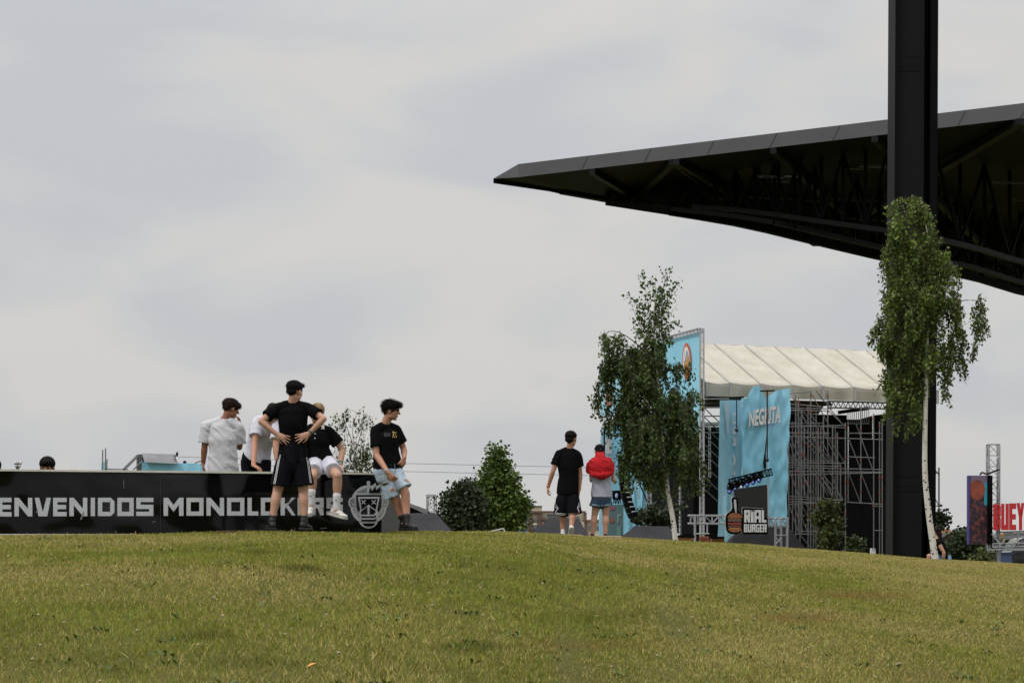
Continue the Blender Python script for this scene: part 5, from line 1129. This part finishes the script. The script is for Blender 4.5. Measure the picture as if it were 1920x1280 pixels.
def hairobj(par,c,A,prims,m,seed=0,k=1,n=1400,ln=.035,crown=(0,-.05,.12),flow=(0,.35,-.2),spike=.12):
    mb=MB()
    for q,r in prims: mb.ell(c+A@V3(*q)*k,[i*k for i in r],A,n=20,k=14)
    me=remesh(mb,.006,2); cr=c+A@V3(*crown)*k; fl=A@V3(*flow)
    rn=random.Random(seed); me.calc_loop_triangles(); vs=[v.co.copy() for v in me.vertices]; ns=[v.normal.copy() for v in me.vertices]
    o=finish(me,'hair',m,par,disp=lambda p:.005*noise.noise((p-c)*22+V3(seed,0,0))+.002*noise.noise((p-c)*60))
    t=MB()
    for i in range(n):
        j=rn.randrange(len(vs)); p=vs[j]; nn=ns[j]; d=(p-cr); d=d-nn*d.dot(nn); d=(d.normalized() if d.length>1e-5 else V3(1,0,0))*.8+fl; d=d-nn*d.dot(nn)
        if d.length<1e-4: continue
        d.normalize(); s=d.cross(nn); L=ln*k*rn.uniform(.5,1.3); a=rn.gauss(0,.22); d=(d+s*a).normalized(); w=.0028*k
        r0=p-nn*.002; t.add([r0+s*w,r0-s*w,p+d*L*.5+nn*L*spike*.6+s*w*.7,p+d*L*.5+nn*L*spike*.6-s*w*.7,p+d*L+nn*L*spike*.35],[(0,1,3,2),(2,3,4)])
    q=t.obj('hair_strands',m,o); return o
def person(label,D,base,sp,group=None):
    """all joints as (photo x, photo y, offset in depth): world positions at the person's own distance"""
    g=G(base[0],D+base[1]); root=empty('person',g,label,'person',group)
    def j(n): x,y,d=sp[n]; return P(x,y,D+d)
    K=sp.get('k',1.0); skin=sp['skin']; T={}
    hc=j('head'); A=frame(sp['hf'],sp.get('hu',(0,0,1))); nk=j('nk'); sa,sb,pa,pb=j('sa'),j('sb'),j('pa'),j('pb')
    sx=(sb-sa).normalized(); px=(pb-pa).normalized(); pel=(pa+pb)/2; sm_=(sa+sb)/2
    up=(nk-pel).normalized(); way=j('wa_') if 'wa_' in sp else pel.lerp(sm_,.38); ch=j('ch') if 'ch' in sp else pel.lerp(sm_,.72)
    sw=(sb-sa).length/2
    mb=MB(); hx=[px,px,px.lerp(sx,.4),sx,sx,sx]
    hb=hc+A@V3(0,-.02,-.06)*K
    mb.tube([nk-up*.05,nk,hb],[.060*K,.056*K,.053*K],n=16,sub=3)
    W_=sp.get('tw',1.0)*K
    tor=[pel-up*.09,pel+up*.02,way,ch,sm_.lerp(ch,.12),nk-up*.02]
    rad=[(.135*W_,.10*K),(.165*W_,.115*K),(.132*W_,.095*K),(.158*W_,.108*K),(max(.12,sw*.86),.085*K),(.062*K,.058*K)]
    mb.tube(tor,rad,hint=hx,n=24,sub=4)
    for s in (sa,sb): mb.tube([nk.lerp(s,.25),s],[.058*K,.054*K],n=14)
    for s,e,w in (('sa','ea','wa'),('sb','eb','wb')):
        if e not in sp: continue
        a,b,c=j(s),j(e),j(w); am=sp.get('arm',1)*K
        mb.tube([a,a.lerp(b,.4),a.lerp(b,.85),b],[.052*am,.047*am,.040*am,.038*am],n=14,sub=2); mb.tube([b,b.lerp(c,.25),b.lerp(c,.7),c],[.038*am,.041*am,.032*am,(.028*am,.022*am)],n=14,sub=2)
    for key,w in (('ha','wa'),('hb','wb')):
        if key in sp: d,pn_,th,cu=sp[key][:4]; hand(mb,j(w),d,pn_,th,cu,K*1.0,*(sp[key][4:5]))
    for h,kn,an in (('pa','ka','na'),('pb','kb','nb')):
        if kn not in sp: continue
        a,b,c=j(h),j(kn),j(an); bk=(c-b).cross(V3(1,0,0)).normalized()
        fw=Vector(sp.get('lf',(0,1,0)))
        mb.tube([a,a.lerp(b,.45),a.lerp(b,.85),b],[.088*K,.078*K,.060*K,.056*K],n=16,sub=3)
        mb.tube([b,b.lerp(c,.28)-fw*.014,b.lerp(c,.6)-fw*.006,c],[.054*K,.058*K,.045*K,.036*K],n=16,sub=3)
        mb.ell(c+V3(0,0,-.03),(.036*K,.05*K,.04*K))
    headprims(mb,hc,A,K*sp.get('hs',1))
    bp=sp.get('bpaint'); body=finish(remesh(mb,.0055 if D<45 else .007,3),'body',[skin]+sp.get('bmats',[]),root,paint=bp)
    T['body']=body
    # ---- shirt
    hem=sp.get('hem',-.10); tm=sp['shirt']; lo=sp.get('loose',.014)
    mb=MB(); hp=pel+up*(hem if hem>-.3 else -.3)
    tor2=[hp,pel+up*.03,way,ch,sm_.lerp(ch,.15),nk-up*.022]; r2=[((.165+lo)*W_,.115*K+lo),((.168+lo)*W_,.118*K+lo),((.140+lo*1.3)*W_,.104*K+lo),((.160+lo)*W_,.112*K+lo),(max(.13,sw*.9),.090*K+lo),(.066*K,.064*K)]
    if sp.get('hemspan'): tor2=tor2[0:1]+tor2[2:]; r2=r2[0:1]+r2[2:]; h2=[px]+hx[2:]
    else: h2=hx
    mb.tube(tor2,r2,hint=h2,n=28,sub=4,cap=(False,True))
    for s,e in (('sa','ea'),('sb','eb')):
        a,b=j(s),(j(e) if e in sp else j(s)+V3(0,0,-.28)); f=sp.get('slv',.62)
        mb.tube([nk.lerp(a,.3),a],[.062*K,.060*K+lo*.4],n=14); mb.tube([a,a.lerp(b,f*.5),a.lerp(b,f)],[(.060*K+lo*.5),(.060*K+lo),(.062*K+lo)],n=18,sub=2,cap=False)
    T['shirt']=finish(remesh(mb,.0065 if D<45 else .009,3),sp.get('shirtname','t_shirt'),[tm]+sp.get('smats',[]),root,disp=fold(sp.get('famp',.006),D,diag=sp.get('diag',5)),paint=sp.get('spaint'))
    mb=MB(); mb.tube([nk-up*.018,nk-up*.004],[.066*K,.062*K],n=20,cap=False); 
    # ---- shorts or trousers
    if 'shorts' in sp:
        mb=MB(); tp=pel+up*sp.get('waist',.10); ext=sp.get('hemr',.105)*K
        mb.tube([pel-up*.075,pel-up*.01,pel+up*.05,tp],[((.158)*W_,.118*K),((.178)*W_,.13*K),((.172)*W_,.125*K),((.150)*W_,.112*K)],hint=px,n=24,sub=3)
        for h,kn,q in (('pa','ka','qa'),('pb','kb','qb')):
            a,b=j(h),j(kn); c=j(q) if q in sp else a.lerp(b,.9)
            mb.tube([a,a.lerp(c,.5),c],[(.100*K,.108*K),(ext*.98,ext*1.02),(ext*1.03,ext)],hint=px,n=22,sub=3,cap=False)
        T['shorts']=finish(remesh(mb,.0065 if D<45 else .009,3),sp.get('shortname','shorts'),[sp['shorts']]+sp.get('pmats',[]),root,disp=fold(.009,D+3,kx=9,kz=6,diag=3),paint=sp.get('ppaint'))
    # ---- feet
    for an,key in (('na','fa'),('nb','fb')):
        if key in sp:
            f,u=sp[key][:2]; shoe(root,j(an),f,u,sp['shoem'],sp.get('solem'),K*sp.get('fk',1),lace=sp.get('lace'))
        if 'sock' in sp and an in sp:
            a=j(an); b=j('ka' if an=='na' else 'kb'); d=(b-a).normalized(); L=sp.get('sockL',.14); MB().tube([a-d*.03,a+d*L*.5,a+d*L],[.042*K,.043*K,.050*K],n=16,sub=2).obj('sock',sp['sock'],root,smooth=True)
    # ---- hair, eyes
    T['hair']=hairobj(root,hc,A,sp['hairp'],sp['hair'],seed=D,k=K*sp.get('hs',1),**sp.get('hk',{}))
    for s in (1,-1):
        MB().ell(hc+A@V3(s*.029,.083,.003)*K,[.012*K,.008*K,.0055*K],A).obj('eye',M['eye'],root,smooth=True)
        MB().tube([hc+A@V3(s*.014,.09,.024)*K,hc+A@V3(s*.03,.088,.029)*K,hc+A@V3(s*.045,.076,.024)*K],.0035*K,n=6).obj('eyebrow',sp['hair'],root)
    T.update(root=root,A=A,hc=hc,j=j,pel=pel,nk=nk,K=K); return T
def stick(T,part,shapes,m,name,proud=.004,n=1):
    """lays flat print polygons (photo px) onto the cloth surface facing the viewer"""
    ob=T[part]; me=ob.data; bv=BVHTree.FromPolygons([v.co+org(ob) for v in me.vertices],[tuple(p.vertices) for p in me.polygons]); mb=MB(); o=Vector((0,0,CZ))
    for sh in shapes:
        q=[]
        for x,y in sh:
            d=(P(x,y,10)-o).normalized(); h=bv.ray_cast(o,d)
            q.append((h[0]-d*proud) if h[0] else None)
        if all(q): mb.poly(q)
    if mb.v: return mb.obj(name,m,ob)
def quadline(pts,w):
    r=[]
    for a,b in zip(pts[:-1],pts[1:]):
        a=Vector(a);b=Vector(b); n=max(1,int((b-a).length/3)); d=(b-a).normalized(); nn=Vector((-d.y,d.x))*w/2
        for i in range(n): p=a.lerp(b,i/n); q=a.lerp(b,(i+1)/n); r.append([tuple(p+nn),tuple(q+nn),tuple(q-nn),tuple(p-nn)])
    return r
def bandr(T,a,b,f,r,m,name,h=.022):
    p=a.lerp(b,f); d=(b-a).normalized(); MB().tube([p-d*h/2,p+d*h/2],[r,r],n=16,cap=False).obj(name,m,T['body'],smooth=True)
MOP=[((0,-.018,.052),(.083,.104,.078)),((0,.055,.082),(.064,.046,.036)),((0,-.062,.012),(.068,.05,.062))]
# P3: boy standing with hands on his hips
def pap3(c,n):
    return 1 if False else 0
T=person('boy in black with white side stripes on his shorts, standing with hands on hips',29.0,(542,0),dict(skin=M['skinf'],k=1.03,
 head=(553,735,0),hf=(.55,.83,-.12),nk=(548.5,757,0),sa=(516,768,0),sb=(582,767,0),ea=(489,790,-.10),eb=(607,785,-.10),wa=(519,814,-.10),wb=(579,813,-.10),
 ha=((.75,-.02,-.40),(0,1,0),-1,.12,.3),hb=((-.75,-.02,-.32),(0,1,0),1,.12,.3),wa_=(549,822,.03),arm=.92,tw=.95,pa=(535,861,.03),pb=(563,861,.03),ka=(520,922,.05),kb=(569,922,.05),na=(510,977,.0),nb=(570,977,.0),
 fa=((-.35,.93,0),(0,0,1)),fb=((.35,.93,0),(0,0,1)),shirt=M['ctb'],hem=-.02,slv=.58,loose=.010,shorts=M['navy'],waist=.16,qa=(527.5,910,.03),qb=(570.5,910,.03),hemr=.112,shoem=M['shoeb'],sock=M['shoeb'],sockL=.17,
 hair=M['hair'],hairp=[((0,-.02,.058),(.084,.105,.076)),((0,.06,.085),(.066,.046,.034)),((0,-.066,.012),(.064,.046,.05))],hk=dict(n=1800,ln=.04),diag=3))
stick(T,'shorts',quadline([(523.5,852),(518,882),(512.6,910)],1.0)+quadline([(525.6,852),(520.2,882),(515,910)],1.0),M['stripe'],'side_stripes')
stick(T,'shorts',quadline([(577,852),(580.5,880),(584.2,908)],.9)+quadline([(575,856),(578.5,882),(582,908)],.8),M['stripe'],'side_stripes')
j=T['j']; bandr(T,j('eb'),j('wb'),.86,.034,M['band'],'wrist_band')
# P1: white t-shirt, hand to the face, behind the wall
T=person('dark haired boy in a white t-shirt behind the wall, hand raised to his face',31.3,(415,0),dict(skin=M['skind'],k=1.03,
 head=(433,766,0),hf=(.80,.50,-.28),hu=(.12,0,1),nk=(424,786,0),sa=(388,799,0),sb=(447,801,.02),ea=(383.5,838,.02),eb=(449,838,.10),wa=(381,868,.08),wb=(451,800,.24),
 hb=((-.15,-.05,.95),(-.9,-.3,0),1,.5),ha=((.05,.1,-1),(1,0,0),1,.4),wa_=(418,840,0),pa=(404,890,0),pb=(432,890,0),ka=(404,950,-.02),kb=(432,950,0),na=(404,1005,0),nb=(432,1005,0),
 fa=((0,1,0),(0,0,1)),fb=((0,1,0),(0,0,1)),shirt=M['ctw'],hem=-.06,slv=.78,loose=.022,famp=.010,diag=8,shorts=M['navy'],shoem=M['shoeb'],
 hair=M['hairb'],hairp=[((0,-.016,.05),(.086,.108,.080)),((0,.06,.062),(.066,.046,.044)),((0,-.06,.01),(.068,.05,.05))],hk=dict(n=1800,ln=.045,flow=(0,.5,-.5))))
# P2: leaning with both hands on the wall
T=person('boy in white top and black trousers bending over with hands on the wall edge',30.35,(478,.25),dict(skin=M['skin'],k=1.0,
 head=(510,777,-.10),hf=(.35,-.55,-.75),hu=(.55,-.5,.6),nk=(500,785,.04),sa=(483,790,.06),sb=(521,794,-.10),ea=(477.5,830,-.08),eb=(517,838,-.22),wa=(475.5,872,-.36),wb=(521.5,873,-.30),
 ha=((.55,-.25,-.30),(0,.1,-1),1,.75),hb=((.2,-.3,-.3),(0,0,-1),-1,.7),wa_=(487,832,.30),ch=(494,808,.16),pa=(467,862,.38),pb=(493,862,.34),ka=(466,930,.35),kb=(492,930,.35),na=(466,1000,.35),nb=(492,1000,.35),
 fa=((.3,-1,0),(0,0,1)),fb=((.3,-1,0),(0,0,1)),shirt=M['ctw2'],hem=.0,hemspan=1,slv=.68,loose=.016,famp=.006,shorts=M['navy'],waist=.03,qa=(466,960,.35),qb=(492,960,.35),hemr=.092,shortname='trousers',shoem=M['shoeb'],
 hair=M['hairb'],hairp=MOP,hk=dict(n=1500,ln=.04)))
# P4: seated on the wall
T=person('blond boy in a black polo shirt and white shorts sitting on top of the wall',30.45,(604,-.3),dict(skin=M['skinf'],k=1.0,
 head=(594,776,-.06),hf=(-.45,-.75,-.45),hu=(0,-.35,.93),nk=(592,800,0),sa=(570,812,-.03),sb=(617,810,.05),ea=(560,842,-.1),eb=(642,842,.08),wa=(566,868,-.25),wb=(638,873,-.04),
 hb=((.05,-.85,-.35),(0,0,-1),-1,.35),ha=((.3,-.4,-.6),(0,0,-1),1,.4),wa_=(593,838,.03),tw=.86,pa=(592,868,.04),pb=(614,868,.04),ka=(586,893,-.46),kb=(633,892,-.46),na=(583,944,-.44),nb=(631,952,-.44),lf=(0,-1,0),
 fa=((-.1,-.95,-.35),(0,-.3,.95)),fb=((.80,-.55,-.22),(.2,-.1,1)),shirt=M['ctb'],hem=-.02,slv=.68,loose=.018,shorts=M['ctw2'],waist=.08,qa=(588,884,-.34),qb=(625,882,-.34),hemr=.098,shoem=M['shoew'],solem=M['shoeo'],lace=M['letter'],sock=M['sockw'],sockL=.15,fk=1.06,
 hair=M['blond'],hairp=[((0,-.016,.05),(.085,.106,.080)),((0,.06,.07),(.066,.046,.040)),((0,-.06,.02),(.07,.05,.05))],hk=dict(n=1600,ln=.035)))
j=T['j']; bandr(T,j('eb'),j('wb'),.9,.031,M['watch'],'bracelet',.02); bandr(T,j('eb'),j('wb'),.8,.033,M['band'],'bracelet',.018)
vs,fs=text_mesh('MO',1,offset=.03); R2=[]
for f in fs: R2.append([(602.2+7.2*vs[i].y/.72*.95,804.5-8.0*vs[i].x/.9) for i in f])
stick(T,'shirt',R2,M['white'],'lettering',proud=.006)
stick(T,'shirt',[[(590,812),(592,812),(592,814),(590,814)],[(589.5,820),(591.5,820),(591.5,822),(589.5,822)]],M['letter'],'buttons')
for an,kn in (('na','ka'),('nb','kb')): 
    a=j(an); b=j(kn); d=(b-a).normalized(); p=a+d*.09; MB().bar(p+V3(-.02,-.046,0),p+V3(.004,-.048,.006),.008,.004).obj('sock_mark',M['rubber'],T['root'])
# P5: leaning at the wall end
def rip(c,n): return 0
T=person('boy in ripped pale denim shorts leaning on the wall end with crossed ankles',30.05,(764,0),dict(skin=M['skin'],k=1.0,
 head=(733,770,0),hf=(.93,-.12,-.12),hu=(-.06,0,1),nk=(722,797,.02),sa=(705,808,-.02),sb=(742,806,.10),ea=(706,853,-.10),eb=(757,842,.16),wa=(727,885,-.30),wb=(758,858,-.02),
 ha=((.62,-.12,-.72),(.4,.9,.1),-1,.55),hb=((-.35,-.25,-.75),(-.5,.6,0),1,1.2),wa_=(724,845,.02),ch=(724,822,.03),pa=(719,884,.0),pb=(737,880,.04),ka=(744,940,.03),kb=(760,925,-.04),na=(757,977,.05),nb=(763,977,-.12),lf=(.3,-.9,0),
 fa=((.45,-.85,0),(0,0,1)),fb=((.62,-.75,0),(0,0,1)),shirt=M['ctb'],hem=.06,slv=.66,loose=.014,shorts=M['denim'],waist=.12,qa=(737,931,.02),qb=(758,915,-.02),hemr=.094,tw=1.0,shoem=M['shoeb'],fk=1.14,sock=M['shoeb'],sockL=.06,
 hair=M['hair'],hairp=[((0,-.02,.058),(.084,.106,.076)),((0,.06,.082),(.068,.050,.040)),((0,-.066,.016),(.064,.046,.048))],hk=dict(n=2000,ln=.05,spike=.55,flow=(0,.4,-.1))))
vs,fs=text_mesh('RN',1,offset=.0)
stick(T,'shirt',[[(735.6+8.6*vs[i].x/1.42,820-12*vs[i].y/.72) for i in f] for f in fs],M['gold'],'print')
if 0: stick(T,'shirt',[[(736.2,808),(737.6,808),(737.6,820),(736.2,820)],[(737.8,808),(740,808.5),(740,813),(737.8,812.5)],[(738,813.5),(739.2,814),(740.6,820),(739.2,820)],[(741.2,808.6),(742.2,808.6),(742.2,818),(741.2,818)],[(742.3,809),(743.2,809),(743.6,818),(742.7,818)]],M['gold'],'print')
[stick(T,'shirt',[[(720+i*3.2,811+.6*i*.3),(722.2+i*3.2,811+.6*i*.3),(722.2+i*3.2,818),(720+i*3.2,818)]],mat('dark_print',(.012,.012,.014),.4),'print') for i in range(4)]
rips=[[(715,907),(720,905.5),(729,904),(726,908),(719,910)],[(730,918),(736,915),(743,915.5),(739,920),(733,922)],[(757,898),(762,897),(768,902),(771,905),(765,904)]]
edge=[[(x+(x-sum(a for a,_ in r)/len(r))*.35,y+(y-sum(b for _,b in r)/len(r))*.5) for x,y in r] for r in rips]
[stick(T,'shorts',[r_],M['ctw'],'frayed_edge',proud=.004) for r_ in edge]; stick(T,'shorts',rips[:1],mat('rip_shadow',(.03,.02,.02),.9),'rip',proud=.007); [stick(T,'shorts',[r_],M['skin'],'rip',proud=.007) for r_ in rips[1:]]
stick(T,'shorts',quadline([(739,866),(741,880)],.8)+quadline([(722,874),(733,871)],.6)+quadline([(746,877),(760,876)],.7),mat('denim_seam',(.22,.3,.38),.9),'seam',proud=.004)
j=T['j']; bandr(T,j('ea'),j('wa'),.93,.031,M['watch'],'wristwatch',.024)
# P8: walking boy
T=person('boy walking away in a black t-shirt and black shorts with a white zigzag trim',42.0,(1064,0),dict(skin=M['skin'],k=1.0,
 hs=1.14,head=(1071,823,0),hf=(.45,.88,-.05),nk=(1067.5,842,0),sa=(1048,851,0),sb=(1083,853,0),ea=(1036.5,884,-.04),eb=(1088,887,.04),wa=(1027.5,913,.05),wb=(1086,919,.05),
 ha=((-.06,.15,-1),(.9,.2,0),1,.5),hb=((-.05,.1,-1),(-1,0,0),1,.35),wa_=(1066,890,0),pa=(1058,922,0),pb=(1071,922,0),ka=(1054.5,962,.06),kb=(1074,962,-.06),na=(1055.5,996,.05),nb=(1071,990,-.22),
 fa=((0,1,0),(0,0,1)),fb=((-.1,.55,-.83),(0,.85,.5)),shirt=M['ctb'],hem=-.04,slv=.62,loose=.018,shorts=M['navy'],waist=.12,qa=(1051,965,.05),qb=(1077,963,-.04),hemr=.124,shoem=M['shoew'],solem=M['shoeo'],fk=1.05,
 hair=M['hair'],hairp=[((0,-.018,.05),(.084,.104,.078)),((0,.07,.072),(.05,.04,.03)),((0,-.062,.0),(.068,.05,.06))],hk=dict(n=900,ln=.03)))
for w,dx,dy in ((.8,0,0),(.8,1.6,-2.2)):
    L1=[(1037.5,943),(1045,955),(1039.5+dx*.2,961.5),(1041.5,963.5),(1060,965.3)]; L1=[(x+dx,y+dy) for x,y in L1]
    L2=[(1088.5,943),(1084,954),(1087.5,961),(1086,963),(1067,965.3)]; L2=[(x-dx,y+dy) for x,y in L2]
    stick(T,'shorts',quadline(L1,w)+quadline(L2,w),M['stripe'],'trim_lines')
j=T['j']; bandr(T,j('ea'),j('wa'),.92,.034,mat('orange_band',(.6,.22,.08),.6),'wrist_band',.02)
# P9: girl with a red hoodie over her shoulders
T=person('girl in dark denim shorts with a red hooded fleece draped over her shoulders',42.2,(1126,0),dict(skin=M['skinf'],k=.95,
 hs=1.06,head=(1123.5,847,.06),hf=(-.2,.85,-.5),hu=(0,.4,.9),nk=(1125,861,0),sa=(1110,869,.02),sb=(1142,869,.02),ea=(1109,900,.05),eb=(1151,900,.05),wa=(1113,888,.26),wb=(1146,888,.26),
 ha=((.5,.5,.4),(0,0,1),-1,.6),hb=((-.5,.5,.4),(0,0,1),1,.6),wa_=(1128,902,0),pa=(1121,933,0),pb=(1135,933,0),ka=(1114.5,966,.03),kb=(1135.5,966,.03),na=(1110.5,1004,0),nb=(1135,1004,0),
 shirt=M['greyt'],hem=.03,slv=.5,loose=.022,famp=.01,diag=6,tw=1.0,shorts=M['denimd'],waist=.10,qa=(1115,950,0),qb=(1139,948,0),hemr=.096,shoem=M['shoeb'],fa=((0,1,0),(0,0,1)),fb=((0,1,0),(0,0,1)),
 hair=M['hair'],hairp=[((0,-.02,.045),(.082,.100,.078)),((0,-.05,.0),(.066,.05,.06))],hk=dict(n=900,ln=.03)))
j=T['j']
for x0,x1,y0,y1 in ((1105.5,1125.5,944.5,948),(1127,1148,948,945)):
    stick(T,'shorts',quadline([(x0,y0),(x1,y1)],2.6),M['cuff'],'cuff',proud=.008)
mb=MB(); D=42.2
mb.tube([P(1125,856,D+.0),P(1125.5,860,D-.02),P(1126,866,D-.02)],[(.088,.09),(.11,.12),(.13,.13)],hint=(1,0,0),n=20)
mb.tube([P(1126,862,D-.03),P(1126,868,D-.04),P(1126,877,D-.05),P(1126,885,D-.05)],[(.15,.12),(.195,.145),(.215,.16),(.205,.15)],hint=(1,0,0),n=26,sub=3,cap=False)
mb.tube([P(1115,864,D-.02),P(1106,872,D-.03),P(1104,882,D-.03)],[.07,.06,.045],n=12,sub=2); mb.tube([P(1139,864,D-.02),P(1146,873,D-.03),P(1147,884,D-.06)],[.07,.06,.05],n=12,sub=2)
mb.tube([P(1104,880,D-.05),P(1114,889,D-.16),P(1124,891,D-.2)],[.045,.045,.04],n=12,sub=2); mb.tube([P(1148,884,D-.05),P(1139,889,D-.16),P(1130,890,D-.2)],[.04,.045,.04],n=12,sub=2)
mb.ell(P(1127,893,D-.17),(.072,.05,.05))
finish(remesh(mb,.008,3),'draped_hoodie',M['redh'],T['root'],disp=fold(.014,5,kx=10,kz=9,diag=6))
# P6: only hair and forehead show over the wall
def hidden(label,px,py,D,hf,hairm,hp,k=1.03):
    return person(label,D,(px,0),dict(skin=M['skind'],k=k,head=(px,py,0),hf=hf,nk=(px,py+26,.02),sa=(px-22,py+38,.02),sb=(px+22,py+38,.02),ea=(px-27,py+74,-.05),eb=(px+27,py+74,-.05),wa=(px-14,py+92,-.25),wb=(px+14,py+92,-.25),
     ha=((.3,-.8,-.1),(0,0,-1),1,.4),hb=((-.3,-.8,-.1),(0,0,-1),-1,.4),pa=(px-13,py+112,.1),pb=(px+13,py+112,.1),ka=(px-22,py+92,-.34),kb=(px+22,py+92,-.34),na=(px-18,py+124,-.28),nb=(px+18,py+124,-.28),
     lf=(0,-1,0),fa=((0,-1,0),(0,0,1)),fb=((0,-1,0),(0,0,1)),shirt=M['ctb'],shorts=M['navy'],shoem=M['shoeb'],hair=hairm,hairp=hp,hk=dict(n=1200,ln=.02)))
hidden('person behind the wall with only dark fringe and forehead showing above the edge',88.5,878,31.6,(-.05,-1,-.08),M['hair'],[((0,-.012,.058),(.088,.104,.082)),((0,.052,.066),(.074,.05,.044))],k=1.12)
hidden('person behind the wall, dark head cut off by the left edge of the photo',-11,880,31.6,(.3,-.9,-.1),M['hair'],MOP,k=1.1)
# P10: seated by the right birch
T=person('long haired person in black sitting against the white trunk of the tall birch',56.5,(1764,0),dict(skin=M['skinf'],k=.98,
 head=(1755,997,.1),hf=(-.85,.45,-.1),nk=(1759,1012,.05),sa=(1760,1018,-.12),sb=(1766,1017,.20),ea=(1770,1036,-.16),eb=(1770,1036,.3),wa=(1768,1054,-.1),wb=(1760,1050,.35),
 ha=((-.3,0,-.9),(1,0,0),1,.4),hb=((-.3,.3,-.5),(0,0,-1),1,.4),wa_=(1768,1034,.05),pa=(1768,1052,-.08),pb=(1768,1052,.12),ka=(1742,1042,-.06),kb=(1742,1042,.16),na=(1738,1064,-.04),nb=(1738,1064,.16),lf=(-1,0,0),fa=((-1,0,0),(0,0,1)),fb=((-1,0,0),(0,0,1)),
 shirt=M['ctb'],slv=.05,loose=.008,shorts=M['denimd'],shoem=M['shoeb'],hair=M['hairb'],hairp=[((0,-.03,.04),(.086,.104,.088)),((0,-.07,-.05),(.08,.06,.1)),((0,-.08,-.14),(.07,.05,.1))],hk=dict(n=900,ln=.06,flow=(0,-.3,-1))))
# tiny far head above the blue platform skirt
T=person('tiny distant person, dark head poking above the sky blue platform skirt',121,(346,0),dict(skin=M['skin'],k=1.05,head=(346.5,868.5,0),hf=(.1,1,0),nk=(346.5,874,0),sa=(340,877,0),sb=(353,877,0),ea=(339,888,0),eb=(354,888,0),wa=(339,898,0),wb=(354,898,0),pa=(343.5,897,0),pb=(349.5,897,0),ka=(343.5,914,0),kb=(349.5,914,0),na=(343.5,930,0),nb=(349.5,930,0),
 fa=((0,1,0),(0,0,1)),fb=((0,1,0),(0,0,1)),shirt=M['ctb'],shorts=M['navy'],shoem=M['shoeb'],hair=M['hair'],hairp=MOP,hk=dict(n=200,ln=.02)))
